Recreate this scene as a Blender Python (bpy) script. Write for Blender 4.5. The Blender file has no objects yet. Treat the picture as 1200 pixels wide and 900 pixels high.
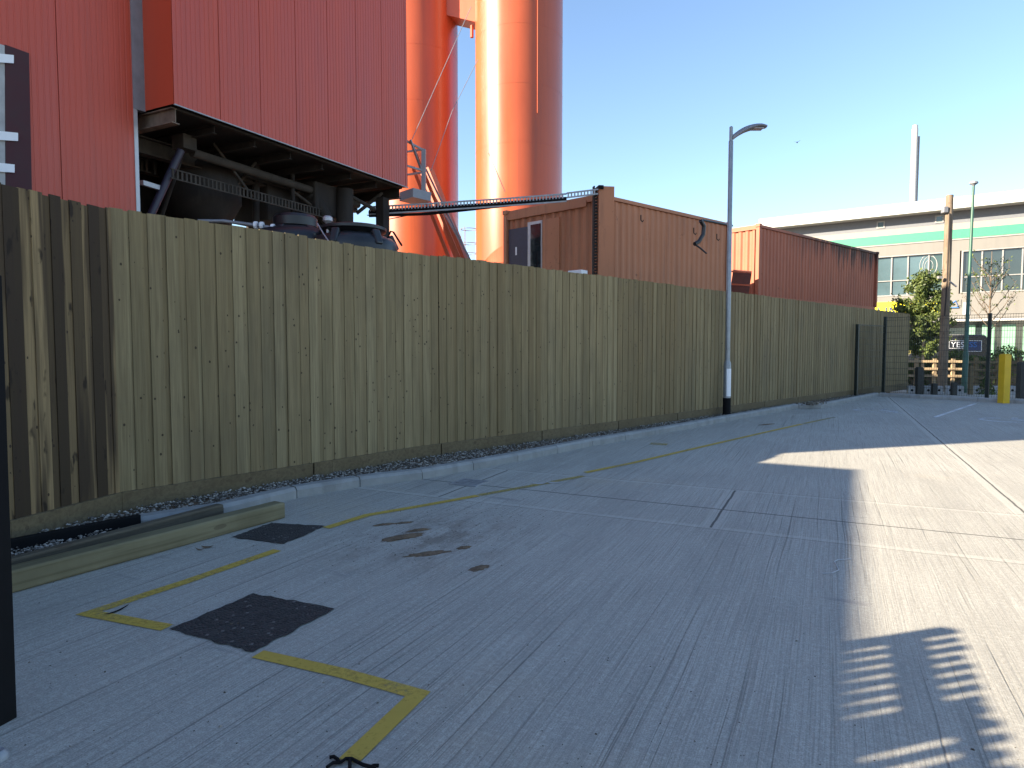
import bpy, bmesh, math, random
from math import sin, cos, tan, radians, pi, sqrt
from mathutils import Vector, Matrix
random.seed(7)
S = bpy.context.scene
COL = S.collection

# ------------------------------------------------------------------ camera
F = 780.0; PITCH = math.atan(43/780.0); EYE = 1.6
cd = bpy.data.cameras.new('camera'); cam = bpy.data.objects.new('camera', cd); COL.objects.link(cam)
cam.location = (0, 0, EYE); cam.rotation_euler = (pi/2-PITCH, 0, 0)
cd.sensor_width = 36; cd.lens = 36*F/1200; cd.clip_end = 3000; cd.clip_start = .05
S.camera = cam
# ------------------------------------------------------------------ sky, sun, exposure
SUN_EL = radians(23.7)
SUN_AZ = math.atan2(-.957, -.29)            # clockwise from +Y: direction towards the sun
sd = Vector((sin(SUN_AZ)*cos(SUN_EL), cos(SUN_AZ)*cos(SUN_EL), sin(SUN_EL)))
w = bpy.data.worlds.new('World'); S.world = w; w.use_nodes = True
nt = w.node_tree; bg = nt.nodes['Background']
sky = nt.nodes.new('ShaderNodeTexSky'); sky.sky_type = 'NISHITA'; sky.sun_disc = False
sky.sun_elevation = SUN_EL; sky.sun_rotation = SUN_AZ % (2*pi)
sky.air_density = 1.0; sky.dust_density = .3; sky.ozone_density = 5.0
wb = nt.nodes.new('ShaderNodeMix'); wb.data_type = 'RGBA'; wb.blend_type = 'MULTIPLY'; wb.inputs[0].default_value = 1
wb.inputs[7].default_value = (1.21, 1.02, .88, 1)
nt.links.new(sky.outputs[0], wb.inputs[6]); nt.links.new(wb.outputs[2], bg.inputs[0]); bg.inputs[1].default_value = .08
sl = bpy.data.lights.new('sun', 'SUN'); sl.energy = 4.5; sl.angle = radians(.42); sl.color = (1, .86, .66)
so = bpy.data.objects.new('sun', sl); COL.objects.link(so)
so.rotation_euler = (-sd).to_track_quat('-Z', 'Y').to_euler()
S.view_settings.view_transform = 'Standard'; S.view_settings.look = 'None'
S.view_settings.gamma = 1; S.view_settings.use_curve_mapping = False
S.view_settings.exposure = 2.18
S.cycles.max_bounces = 6

# ------------------------------------------------------------------ helpers
def P(u, v, Y):
    """world point on the sight line of photo pixel u,v at ground distance Y"""
    a, b = (u-600)/F, (450-v)/F
    y = cos(PITCH)+b*sin(PITCH); z = -sin(PITCH)+b*cos(PITCH)
    k = Y/y
    return Vector((a*k, Y, EYE+z*k))
def G(u, v, zz=0.0):
    a, b = (u-600)/F, (450-v)/F
    y = cos(PITCH)+b*sin(PITCH); z = -sin(PITCH)+b*cos(PITCH)
    k = (zz-EYE)/z
    return Vector((a*k, y*k, zz))

def tag(o, label=None, cat=None, group=None, kind=None):
    if label: o['label'] = label
    if cat: o['category'] = cat
    if group: o['group'] = group
    if kind: o['kind'] = kind
    return o
def thing(name, label, cat, loc=(0, 0, 0), rz=0, group=None):
    o = bpy.data.objects.new(name, None); COL.objects.link(o)
    o.location = loc; o.rotation_euler = (0, 0, rz)
    return tag(o, label, cat, group)

class MB:
    def __init__(s): s.v = []; s.f = []; s.uv = {}; s.tone = []; s.t = 0.5
    def vert(s, p): s.v.append(tuple(p)); return len(s.v)-1
    def face(s, idx, uv=None):
        s.f.append(tuple(idx)); s.tone.append(s.t)
        if uv: s.uv[len(s.f)-1] = uv
    def quad(s, a, b, c, d, uv=None):
        i = len(s.v); s.v += [tuple(a), tuple(b), tuple(c), tuple(d)]; s.face((i, i+1, i+2, i+3), uv)
    def hexa(s, lo, hi):
        """lo, hi: 4 corners each (counter-clockwise from above)"""
        i = len(s.v); s.v += [tuple(p) for p in lo]+[tuple(p) for p in hi]
        s.face((i+3, i+2, i+1, i)); s.face((i+4, i+5, i+6, i+7))
        for k in range(4):
            j = (k+1) % 4; s.face((i+k, i+j, i+4+j, i+4+k))
    def box(s, c, d, rz=0, M=None):
        x, y, z = d[0]/2, d[1]/2, d[2]/2
        R = M if M else Matrix.Rotation(rz, 3, 'Z')
        c = Vector(c)
        q = [c+R @ Vector(p) for p in ((-x,-y,-z),(x,-y,-z),(x,y,-z),(-x,y,-z),(-x,-y,z),(x,-y,z),(x,y,z),(-x,y,z))]
        s.hexa(q[:4], q[4:])
    def beam(s, a, b, wd, h, up=(0, 0, 1)):
        """rectangular bar from a to b"""
        a, b = Vector(a), Vector(b); d = (b-a); L = d.length; d.normalize()
        up = Vector(up); x = d.cross(up)
        if x.length < 1e-4: x = d.cross(Vector((0, 1, 0)))
        x.normalize(); z = x.cross(d).normalized()
        x *= wd/2; z *= h/2
        s.hexa([a-x-z, a+x-z, b+x-z, b-x-z], [a-x+z, a+x+z, b+x+z, b-x+z])
    def ibeam(s, a, b, wd, h, tk=.03):
        a, b = Vector(a), Vector(b)
        s.beam(a+Vector((0, 0, h/2-tk/2)), b+Vector((0, 0, h/2-tk/2)), wd, tk)
        s.beam(a-Vector((0, 0, h/2-tk/2)), b-Vector((0, 0, h/2-tk/2)), wd, tk)
        s.beam(a, b, tk, h-2*tk-.004)
    def tube(s, pts, r, n=8, cap=True):
        pts = [Vector(p) for p in pts]; rr = r if isinstance(r, (list, tuple)) else [r]*len(pts)
        rings = []; prev = None
        for k, p in enumerate(pts):
            if k == 0: d = pts[1]-p
            elif k == len(pts)-1: d = p-pts[-2]
            else: d = (pts[k+1]-pts[k-1])
            d.normalize()
            if prev is None:
                x = d.orthogonal().normalized()
            else:
                x = (prev-d*prev.dot(d))
                x = x.normalized() if x.length > 1e-5 else d.orthogonal().normalized()
            prev = x; y = d.cross(x)
            i = len(s.v)
            for j in range(n):
                a = 2*pi*j/n; s.v.append(tuple(p+(x*cos(a)+y*sin(a))*rr[k]))
            rings.append(i)
        for k in range(len(rings)-1):
            a, b = rings[k], rings[k+1]
            for j in range(n):
                m = (j+1) % n; s.face((a+j, a+m, b+m, b+j))
        if cap:
            s.face(tuple(rings[0]+j for j in reversed(range(n)))); s.face(tuple(rings[-1]+j for j in range(n)))
    def lathe(s, c, prof, n=48, cap=True, a0=0, a1=2*pi):
        """prof: list of (r,z)"""
        c = Vector(c); rings = []
        full = abs(a1-a0-2*pi) < 1e-6; m = n if full else n+1
        for r, z in prof:
            i = len(s.v)
            for j in range(m):
                a = a0+(a1-a0)*j/n; s.v.append((c.x+r*cos(a), c.y+r*sin(a), c.z+z))
            rings.append(i)
        for k in range(len(rings)-1):
            a, b = rings[k], rings[k+1]
            for j in range(n):
                q = (j+1) % m; s.face((a+j, a+q, b+q, b+j))
        if cap and full:
            if prof[0][0] > 1e-4: s.face(tuple(rings[0]+j for j in reversed(range(n))))
            if prof[-1][0] > 1e-4: s.face(tuple(rings[-1]+j for j in range(n)))
    def poly(s, pts, z0, z1):
        """vertical prism of a ccw outline"""
        n = len(pts); i = len(s.v)
        s.v += [(p[0], p[1], z0) for p in pts]+[(p[0], p[1], z1) for p in pts]
        s.face(tuple(i+k for k in reversed(range(n)))); s.face(tuple(i+n+k for k in range(n)))
        for k in range(n):
            j = (k+1) % n; s.face((i+k, i+j, i+n+j, i+n+k))
    def build(s, name, mat, parent=None, smooth=False, bevel=0, seg=2):
        me = bpy.data.meshes.new(name); me.from_pydata(s.v, [], s.f); me.update()
        if s.uv:
            ul = me.uv_layers.new(name='UVMap')
            for fi, uvs in s.uv.items():
                p = me.polygons[fi]
                for k, li in enumerate(p.loop_indices): ul.data[li].uv = uvs[k]
        at = me.attributes.new('tone', 'FLOAT', 'FACE')
        at.data.foreach_set('value', s.tone)
        for m in (mat if isinstance(mat, list) else [mat]): me.materials.append(m)
        if smooth:
            me.shade_smooth() if hasattr(me, 'shade_smooth') else None
            me.set_sharp_from_angle(angle=radians(40))
        o = bpy.data.objects.new(name, me); COL.objects.link(o)
        if bevel:
            b = o.modifiers.new('bevel', 'BEVEL'); b.width = bevel; b.segments = seg; b.limit_method = 'ANGLE'
        if parent:
            o.parent = parent
        return o
def copy_tree(o, parent=None):
    c = o.copy(); COL.objects.link(c)
    if parent: c.parent = parent
    for ch in o.children: copy_tree(ch, c)
    return c
def shift(mb, org):
    """move mesh data so that it is local to org"""
    mb.v = [(p[0]-org[0], p[1]-org[1], p[2]-org[2]) for p in mb.v]; return mb

# ------------------------------------------------------------------ materials
class N:
    def __init__(s, name):
        s.m = bpy.data.materials.new(name); s.m.use_nodes = True; s.t = s.m.node_tree
        s.b = s.t.nodes['Principled BSDF']; s.out = s.t.nodes['Material Output']
        s.tc = s.t.nodes.new('ShaderNodeTexCoord')
    def new(s, k, **kw):
        n = s.t.nodes.new(k)
        for a, b in kw.items(): setattr(n, a, b)
        return n
    def L(s, a, b): s.t.links.new(a, b)
    def put(s, sock, v):
        if hasattr(v, 'is_output') or hasattr(v, 'links'): s.L(v, sock)
        else: sock.default_value = v
    def map(s, src, scale, loc=(0, 0, 0), rot=(0, 0, 0)):
        n = s.new('ShaderNodeMapping'); s.L(src, n.inputs[0])
        n.inputs['Scale'].default_value = scale; n.inputs['Location'].default_value = loc; n.inputs['Rotation'].default_value = rot
        return n.outputs[0]
    def noise(s, vec, scale, detail=3, rough=.55, dist=0):
        n = s.new('ShaderNodeTexNoise'); s.L(vec, n.inputs['Vector'])
        n.inputs['Scale'].default_value = scale; n.inputs['Detail'].default_value = detail
        n.inputs['Roughness'].default_value = rough; n.inputs['Distortion'].default_value = dist
        return n.outputs['Fac']
    def vor(s, vec, scale, feat='F1', out='Distance', rnd=1):
        n = s.new('ShaderNodeTexVoronoi', feature=feat); s.L(vec, n.inputs['Vector'])
        n.inputs['Scale'].default_value = scale; n.inputs['Randomness'].default_value = rnd
        return n.outputs[out]
    def math(s, op, a, b=0.0, c=0.0, clamp=False):
        n = s.new('ShaderNodeMath', operation=op, use_clamp=clamp)
        s.put(n.inputs[0], a); s.put(n.inputs[1], b); s.put(n.inputs[2], c); return n.outputs[0]
    def rng(s, v, a, b, c=0.0, d=1.0):
        n = s.new('ShaderNodeMapRange'); s.L(v, n.inputs[0])
        for k, x in zip((1, 2, 3, 4), (a, b, c, d)): n.inputs[k].default_value = x
        return n.outputs[0]
    def mix(s, f, a, b, mode='MIX'):
        n = s.new('ShaderNodeMix', data_type='RGBA', blend_type=mode)
        s.put(n.inputs[0], f)
        for k, x in ((6, a), (7, b)):
            if isinstance(x, tuple): n.inputs[k].default_value = (*x, 1) if len(x) == 3 else x
            else: s.L(x, n.inputs[k])
        return n.outputs[2]
    def bump(s, h, strength=.3, dist=.01):
        n = s.new('ShaderNodeBump'); n.inputs['Strength'].default_value = strength; n.inputs['Distance'].default_value = dist
        s.L(h, n.inputs['Height']); s.L(n.outputs[0], s.b.inputs['Normal']); return n
    def attr(s, name):
        n = s.new('ShaderNodeAttribute', attribute_name=name); return n.outputs['Fac']
    def set(s, col=None, rough=None, metal=None, spec=None):
        for k, v in (('Base Color', col), ('Roughness', rough), ('Metallic', metal), ('Specular IOR Level', spec)):
            if v is None: continue
            if isinstance(v, tuple): v = (*v, 1) if len(v) == 3 else v
            s.put(s.b.inputs[k], v)
        return s
def simple(name, col, rough=.6, metal=0, var=.18, scale=6, bump=.0, dirt=None, spec=.5):
    n = N(name); f = n.noise(n.tc.outputs['Object'], scale, 5, .6)
    a = tuple(c*(1-var) for c in col); b = tuple(min(1, c*(1+var)) for c in col)
    c = n.mix(n.rng(f, .3, .7), a, b)
    if dirt:
        f2 = n.noise(n.map(n.tc.outputs['Object'], (2.2, 2.2, .5)), 1.7, 6, .65)
        c = n.mix(n.rng(f2, .5, .78, 0, .75), c, dirt)
    n.set(c, n.rng(f, .2, .8, max(0, rough-.08), min(1, rough+.08)), metal, spec)
    if bump: n.bump(n.noise(n.tc.outputs['Object'], scale*8, 4), bump, .01)
    return n.m

AX = radians(25.5)      # direction of the slab joints, clockwise from +Y
_m = G(505, 632); MUD = (_m.x*cos(AX)-_m.y*sin(AX), (_m.x*sin(AX)+_m.y*cos(AX))*.8, 0)
def m_concrete():
    n = N('brushed_concrete'); ob = n.tc.outputs['Object']
    sp = n.new('ShaderNodeSeparateXYZ'); n.L(ob, sp.inputs[0]); x, y = sp.outputs[0], sp.outputs[1]
    wob = n.noise(n.map(ob, (.5, .35, 1)), 1.0, 2)
    wv = n.new('ShaderNodeCombineXYZ'); n.L(n.math('MULTIPLY_ADD', wob, .07, x), wv.inputs[0]); n.L(y, wv.inputs[1])
    fine = n.noise(n.map(wv.outputs[0], (110, 1.1, 1)), 1.0, 4, .75)
    coarse = n.noise(n.map(wv.outputs[0], (24, .16, 1)), 1.0, 5, .7)
    groove = n.rng(n.noise(n.map(wv.outputs[0], (52, .22, 1), (5, 3, 0)), 1.0, 4, .65), .60, .70)
    grain = n.noise(ob, 120, 5, .8)
    blot = n.noise(ob, .55, 5, .62, .4)
    blot2 = n.noise(n.map(ob, (1, .35, 1), (8, 2, 0)), 1.3, 5, .7, .8)
    patch = n.rng(n.noise(n.map(ob, (1, 1, 1), (31, 7, 0)), .35, 3, .5), .42, .62)      # where the brooming is strong
    c = n.mix(n.rng(blot, .3, .72), (.40, .39, .345), (.52, .505, .45))
    c = n.mix(n.rng(fine, .42, .64, 0, .9), c, (.29, .28, .25))
    c = n.mix(n.math('MULTIPLY', n.rng(coarse, .46, .66, 0, .35), n.rng(patch, 0, 1, .5, 1)), c, (.58, .56, .50))
    c = n.mix(n.math('MULTIPLY', groove, n.rng(patch, 0, 1, .35, .95)), c, (.115, .11, .105))
    c = n.mix(n.rng(grain, .34, .6, .75, 0), c, (.17, .16, .145))
    c = n.mix(n.rng(blot2, .50, .72, 0, .6), c, (.26, .25, .225))
    # rusty-buff stain areas
    st = n.rng(n.noise(n.map(ob, (1, 1, 1), (3, 11, 0)), .42, 4, .6), .60, .74, 0, .28)
    c = n.mix(st, c, (.46, .36, .23))
    # tyre scuffs across the brooming
    ty = n.noise(n.map(ob, (.9, 5.5, 1), (1, 4, 0), (0, 0, .5)), 1.6, 4, .6, .5)
    ty = n.math('MULTIPLY', n.rng(ty, .60, .72), n.rng(n.noise(n.map(ob, (1, 1, 1), (9, 1, 0)), .8, 2), .52, .62))
    c = n.mix(n.math('MULTIPLY', ty, .45), c, (.14, .14, .15))
    mid = n.noise(ob, 34, 5, .8)
    c = n.mix(n.rng(mid, .50, .68, 0, .5), c, (.24, .23, .205)); c = n.mix(n.rng(mid, .48, .32, 0, .35), c, (.60, .585, .53))
    # trodden mud round the clods
    dv = n.new('ShaderNodeVectorMath', operation='DISTANCE'); n.L(n.map(ob, (1, .8, 1)), dv.inputs[0]); dv.inputs[1].default_value = MUD
    mud = n.math('MULTIPLY', n.rng(dv.outputs['Value'], .25, 1.0, 1, 0), n.rng(n.noise(n.map(ob, (5, 2.2, 1)), 1.0, 6, .75), .46, .60))
    c = n.mix(n.math('MULTIPLY', mud, .55), c, (.13, .10, .075))
    # dark specks
    spk = n.math('LESS_THAN', n.vor(ob, 4), .022); 
    c = n.mix(n.math('MULTIPLY', spk, .55), c, (.10, .09, .085))
    def near(a, v, e): return n.math('COMPARE', a, v, e)
    def AND(a, b): return n.math('MULTIPLY', a, b)
    xr = n.math('MULTIPLY_ADD', n.noise(n.map(ob, (1, 2, 1)), 2.0, 2), .02, n.math('SUBTRACT', x, .01))
    yr = n.math('MULTIPLY_ADD', n.noise(n.map(ob, (2, 1, 1)), 2.0, 2), .02, n.math('SUBTRACT', y, .01))
    smooth = near(yr, 7.73, .035)
    for q in (near(yr, 6.04, .04), AND(near(xr, 1.72, .08), n.math('GREATER_THAN', y, 7.8)),
              AND(near(xr, -.92, .1), near(y, 6.88, .84)), AND(near(xr, -3.75, .08), near(y, 6.88, .84))):
        smooth = n.math('MAXIMUM', smooth, q)
    c = n.mix(n.math('MULTIPLY', smooth, .3), c, (.50, .48, .43))
    j = near(yr, 6.76, .012)
    for q in (AND(near(xr, 1.74, .011), n.math('GREATER_THAN', y, 7.78)), AND(near(xr, -.92, .011), near(y, 6.88, .85)),
              AND(near(xr, -3.75, .010), near(y, 6.88, .85)), n.math('MULTIPLY', near(yr, 5.985, .006), .5), n.math('MULTIPLY', near(yr, 7.78, .006), .5)):
        j = n.math('MAXIMUM', j, q)
    c = n.mix(n.math('MULTIPLY', j, .85), c, (.055, .052, .05))
    n.set(c, n.rng(fine, .2, .8, .78, .95), 0, .3)
    h = n.math('SUBTRACT', n.math('MULTIPLY_ADD', fine, .5, n.math('MULTIPLY', coarse, .6)), n.math('MULTIPLY', j, 2.0))
    h = n.math('SUBTRACT', h, n.math('MULTIPLY', groove, .9))
    h = n.math('MULTIPLY_ADD', grain, .5, h)
    n.bump(h, .7, .008)
    return n.m
def m_boards(name, dark=False):
    n = N(name); uv = n.tc.outputs['UV']; tone = n.attr('tone')
    off = n.new('ShaderNodeCombineXYZ'); n.L(n.math('MULTIPLY', tone, 37.0), off.inputs[0]); n.L(n.math('MULTIPLY', tone, 91.0), off.inputs[1])
    ad = n.new('ShaderNodeVectorMath', operation='ADD'); n.L(uv, ad.inputs[0]); n.L(off.outputs[0], ad.inputs[1]); v = ad.outputs[0]
    grain = n.noise(n.map(v, (55, 1.3, 1)), 1.0, 5, .65, .6)
    band = n.noise(n.map(v, (7, .35, 1)), 1.0, 3, .5, .3)
    blot = n.noise(n.map(uv, (1.1, .5, 1)), 1.0, 4, .6)
    if dark:
        c = n.mix(n.rng(tone, .2, .8), (.05, .034, .019), (.30, .21, .105))
        c = n.mix(n.rng(band, .48, .58, 0, .85), c, (.045, .03, .019))
        c = n.mix(n.rng(grain, .4, .7, 0, .5), c, (.045, .03, .02))
    else:
        c = n.mix(tone, (.205, .152, .076), (.305, .245, .135))
        c = n.mix(n.rng(band, .45, .68, 0, .5), c, (.15, .125, .066))
        c = n.mix(n.rng(grain, .38, .66, 0, .5), c, (.095, .068, .036))
        c = n.mix(n.rng(blot, .5, .7, 0, .5), c, (.13, .105, .066))
    # knots: small dark ovals, one size per region
    k = n.vor(n.map(v, (14, 9, 1)), 1.0); k2 = n.vor(n.map(v, (1.0, 2.0, 1), (4, 7, 0)), 1.0, out='Color')
    kn = n.math('MULTIPLY', n.math('LESS_THAN', k, .125), n.math('GREATER_THAN', n.noise(n.map(v, (1.5, 2.2, 1)), 1.0, 2), .50))
    c = n.mix(n.math('MULTIPLY', kn, .85), c, (.03, .02, .014))
    if dark:
        bk = n.rng(n.noise(n.map(v, (9, 2.6, 1)), 1.0, 3), .62, .68); c = n.mix(n.math('MULTIPLY', bk, .85), c, (.02, .014, .01))
    # nails: pairs at the rail heights
    n.set(c, .82, 0, .25); n.bump(n.math('MULTIPLY_ADD', grain, 1, n.math('MULTIPLY', kn, -1)), .35, .004)
    return n.m
def m_timber(name, a, b, g, axis=0):
    n = N(name); ob = n.tc.outputs['Object']
    sc = [26, 26, 26]; sc[axis] = .8
    grain = n.noise(n.map(ob, tuple(sc)), 1.0, 5, .65, .5); blot = n.noise(ob, 1.8, 4, .6)
    c = n.mix(n.rng(blot, .35, .65), a, b); c = n.mix(n.rng(grain, .42, .68, 0, .7), c, g)
    sc2 = [7, 7, 7]; sc2[axis] = 2.2
    kn = n.math('LESS_THAN', n.vor(n.map(ob, tuple(sc2)), 1.0), .14)
    c = n.mix(n.math('MULTIPLY', kn, .4), c, (.05, .03, .02))
    n.set(c, .8, 0, .25); n.bump(grain, .4, .004); return n.m
def m_clad(name, col, col2, streak=.25, rough=.5, dirt=(.1, .03, .02)):
    n = N(name); ob = n.tc.outputs['Object']
    a = n.noise(n.map(ob, (1, 1, .12)), 1.6, 5, .6); b = n.noise(n.map(ob, (9, 9, .35)), 1.0, 4, .6)
    c = n.mix(n.rng(a, .3, .7), col, col2); c = n.mix(n.rng(b, .5, .8, 0, streak), c, dirt)
    n.set(c, n.rng(a, .3, .7, rough-.08, rough+.1), 0, .4); return n.m
def m_container(name, col, col2, streaks=False, ztop=6):
    n = N(name); ob = n.tc.outputs['Object']
    a = n.noise(ob, .7, 5, .6); b = n.noise(n.map(ob, (5, 5, .35)), 1.0, 5, .7)
    c = n.mix(n.rng(a, .3, .7), col, col2)
    c = n.mix(n.rng(b, .5, .75, 0, .45), c, (.12, .06, .042))
    rust = n.rng(n.noise(ob, 3.2, 6, .75), .63, .70); c = n.mix(n.math('MULTIPLY', rust, .7), c, (.07, .03, .02))
    if streaks:
        sp = n.new('ShaderNodeSeparateXYZ'); n.L(ob, sp.inputs[0])
        top = n.rng(sp.outputs[2], ztop-1.5, ztop, 0, 1)
        s1 = n.noise(n.map(ob, (4.2, 4.2, .18)), 1.0, 5, .7)
        k = n.math('MULTIPLY', n.rng(n.math('MULTIPLY_ADD', top, .28, s1), .62, .76), n.rng(sp.outputs[0], 1.2, 4.5, 0, 1))
        c = n.mix(n.math('MULTIPLY', k, .9), c, (.03, .022, .02))
    n.set(c, .62, 0, .3); return n.m
def m_silo():
    n = N('glossy_orange_paint'); ob = n.tc.outputs['Object']
    a = n.noise(n.map(ob, (1, 1, .3)), .8, 4, .6); b = n.noise(n.map(ob, (6, 6, .15)), 1.0, 4, .6)
    c = n.mix(n.rng(a, .3, .7), (.36, .075, .028), (.42, .09, .034)); c = n.mix(n.rng(b, .5, .75, 0, .55), c, (.27, .065, .035))
    n.set(c, n.rng(a, .3, .7, .28, .38), 0, .45); n.bump(a, .05, .03); return n.m
def m_paint(name, col, wear=.5):
    n = N(name); ob = n.tc.outputs['Object']
    f = n.noise(n.map(ob, (34, 34, 1)), 1.0, 5, .75); g = n.noise(ob, 1.6, 4, .6)
    k = n.rng(n.math('MULTIPLY_ADD', g, .5, n.math('MULTIPLY', f, .5)), wear-.08, wear+.10)
    c = n.mix(n.rng(g, .3, .7), tuple(x*.8 for x in col), col); n.set(c, .7, 0, .3)
    tr = n.new('ShaderNodeBsdfTransparent'); mx = n.new('ShaderNodeMixShader')
    n.L(n.math('MULTIPLY', k, .85), mx.inputs[0]); n.L(n.b.outputs[0], mx.inputs[1]); n.L(tr.outputs[0], mx.inputs[2]); n.L(mx.outputs[0], n.out.inputs[0])
    return n.m
def m_asphalt():
    n = N('asphalt_patch'); ob = n.tc.outputs['Object']
    v = n.vor(ob, 60, out='Color'); d = n.vor(ob, 60)
    sep = n.new('ShaderNodeSeparateColor'); n.L(v, sep.inputs[0])
    c = n.mix(n.rng(sep.outputs[0], .0, 1, 0, .75), (.013, .013, .015), (.055, .052, .052))
    c = n.mix(n.math('GREATER_THAN', sep.outputs[1], .985), c, (.13, .125, .12))
    n.set(c, .75, 0, .4); n.bump(n.math('MULTIPLY_ADD', n.noise(ob, 20, 4), .8, n.math('MULTIPLY', d, -1)), .9, .012); return n.m
def m_leaf(name, a, b):
    n = N(name); t = n.attr('tone'); c = n.mix(t, a, b); n.set(c, .5, 0, .4)
    tl = n.new('ShaderNodeBsdfTranslucent'); n.L(c, tl.inputs[0]); mx = n.new('ShaderNodeMixShader'); mx.inputs[0].default_value = .3
    n.L(n.b.outputs[0], mx.inputs[1]); n.L(tl.outputs[0], mx.inputs[2]); n.L(mx.outputs[0], n.out.inputs[0]); return n.m
def m_tone(name, a, b, rough=.85):
    n = N(name); n.set(n.mix(n.attr('tone'), a, b), rough, 0, .3); return n.m

M = dict(
 concrete=m_concrete(), boards=m_boards('green_treated_boards'), boards_dark=m_boards('brown_weathered_boards', True),
 gboard=m_timber('gravel_board_timber', (.13, .10, .055), (.165, .13, .075), (.085, .06, .036)),
 sleeper=m_timber('pale_sleeper_timber', (.15, .13, .075), (.21, .185, .11), (.095, .075, .038)),
 sleeper2=m_timber('grey_brown_sleeper_timber', (.085, .072, .052), (.125, .108, .078), (.045, .036, .026)),
 kerb=simple('kerb_concrete', (.26, .265, .26), .85, var=.14, scale=5, bump=.2, dirt=(.15, .145, .14)),
 clad=m_clad('red_cladding', (.45, .064, .034), (.50, .074, .040), .2, .42),
 clad_side=m_clad('red_side_cladding', (.52, .070, .032), (.56, .080, .037), .12, .5),
 grey_steel=simple('grey_steel', (.22, .22, .24), .5, .3, .12), trim=simple('pale_trim', (.42, .42, .44), .45, .4, .1),
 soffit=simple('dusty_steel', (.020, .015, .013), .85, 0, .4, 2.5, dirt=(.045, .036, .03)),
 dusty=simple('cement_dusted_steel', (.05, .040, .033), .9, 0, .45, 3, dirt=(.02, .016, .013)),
 redpanel=simple('dark_red_panel', (.12, .035, .025), .7, 0, .2), endbeam=simple('lit_brown_steel', (.16, .115, .085), .85, 0, .4, 4, dirt=(.06, .045, .035)),  # endbeam: brown lightened to stand for light on the near girder
 dark=simple('black_paint', (.006, .006, .007), .75, 0, .3, spec=.15), maroon=simple('maroon_steel', (.05, .012, .017), .75, 0, .15),
 white=simple('white_paint', (.76, .77, .8), .5, 0, .05), galv=simple('galvanised_steel', (.25, .27, .29), .45, .5, .16, 9),
 galv_dull=simple('dull_galvanised_steel', (.30, .31, .33), .55, .4, .2, 9),
 silo=m_silo(), orange=m_clad('orange_steel', (.42, .085, .036), (.47, .10, .042), .3, .42, (.2, .07, .03)),
 plastic=simple('black_plastic', (.014, .015, .018), .42, 0, .25, 3, dirt=(.03, .03, .032)),
 cont1=m_container('orange_container_paint', (.40, .165, .085), (.45, .19, .10)),
 cont2=m_container('red_container_paint', (.34, .105, .06), (.39, .125, .07), True, 2.9),
 navy=simple('navy_paint', (.03, .028, .055), .5, 0, .2), glass=simple('dark_glass', (.012, .018, .022), .06, 0, .1, spec=.8),
 yellow=simple('yellow_paint', (.62, .40, .02), .42, 0, .1, 3), yline=m_paint('worn_yellow_paint', (.52, .36, .065), .56),
 wline=m_paint('worn_white_paint', (.72, .72, .72), .53), wfaint=m_paint('faint_white_paint', (.62, .63, .65), .50), yfaint=m_paint('faint_yellow_paint', (.40, .31, .09), .50),
 asphalt=m_asphalt(), black_mesh=simple('dark_green_mesh', (.012, .02, .018), .5, 0, .2),
 soil=simple('brown_soil', (.13, .088, .055), .95, 0, .4, 30, .6), gravel=m_tone('gravel_stones', (.07, .06, .05), (.50, .46, .40)),
 debris=m_tone('debris', (.06, .045, .03), (.30, .27, .22)), ground=simple('earth', (.19, .17, .14), .95, 0, .25, 1.2, .3),
 road=simple('asphalt_road', (.10, .10, .10), .9, 0, .2, 2, .2), paving=simple('pale_paving', (.36, .33, .28), .9, 0, .15, 2),
 leaf=m_leaf('tree_leaves', (.03, .055, .014), (.15, .19, .05)), hedge=m_leaf('hedge_leaves', (.02, .045, .012), (.12, .17, .035)),
 twig=simple('bark', (.12, .09, .065), .9, 0, .3, 8), stake=simple('pale_stake', (.42, .33, .22), .8, 0, .15, 8),
 wpole=m_timber('pole_timber', (.16, .12, .085), (.21, .16, .115), (.09, .065, .045), 2), greenp=simple('green_paint', (.03, .085, .06), .5, .1, .2, 5),
 rail=m_timber('fence_rail_timber', (.32, .24, .15), (.38, .29, .18), (.2, .14, .085)), darkpost=simple('dark_timber', (.035, .035, .032), .8, 0, .3),
 beige=m_clad('beige_cladding', (.14, .134, .124), (.165, .158, .146), .35, .6, (.15, .132, .112)), cream=m_clad('cream_cladding', (.23, .21, .175), (.26, .24, .20), .1, .6, (.3, .27, .22)),
 shade_grey=simple('eaves_shade_grey', (.11, .118, .135), .6, 0, .08), greenband=simple('green_band', (.03, .21, .125), .5, 0, .07),
 roofw=simple('white_roof', (.40, .395, .385), .5, 0, .04), mint=simple('mint_shutter', (.15, .30, .21), .6, 0, .08), frame=simple('pale_frame', (.22, .215, .21), .5, 0, .08),
 glass_far=simple('tinted_glass', (.02, .03, .032), .08, 0, .2, .4, spec=.8), glass_pale=simple('sky_tinted_glass', (.06, .10, .115), .12, 0, .18, .4, spec=.7), glass_green=simple('greenish_glass', (.03, .055, .052), .1, 0, .2, .4, spec=.7),  # glass_pale: pale blue tint stands in for mirrored sky
 ysign=simple('yellow_sign', (.85, .72, .01), .5, 0, .03), navy_letters=simple('navy_letters', (.02, .03, .09), .5, 0, .05),
 vanpaint=simple('black_van_paint', (.012, .013, .017), .25, 0, .2), blue=simple('blue_letters', (.03, .14, .42), .5, 0, .05), carglass=simple('car_glass', (.10, .17, .2), .06, 0, .1), tyre=simple('tyre', (.02, .02, .02), .8), block=simple('concrete_block', (.38, .38, .38), .85, 0, .15, 5, .2, (.2, .19, .18)),
)

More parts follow.
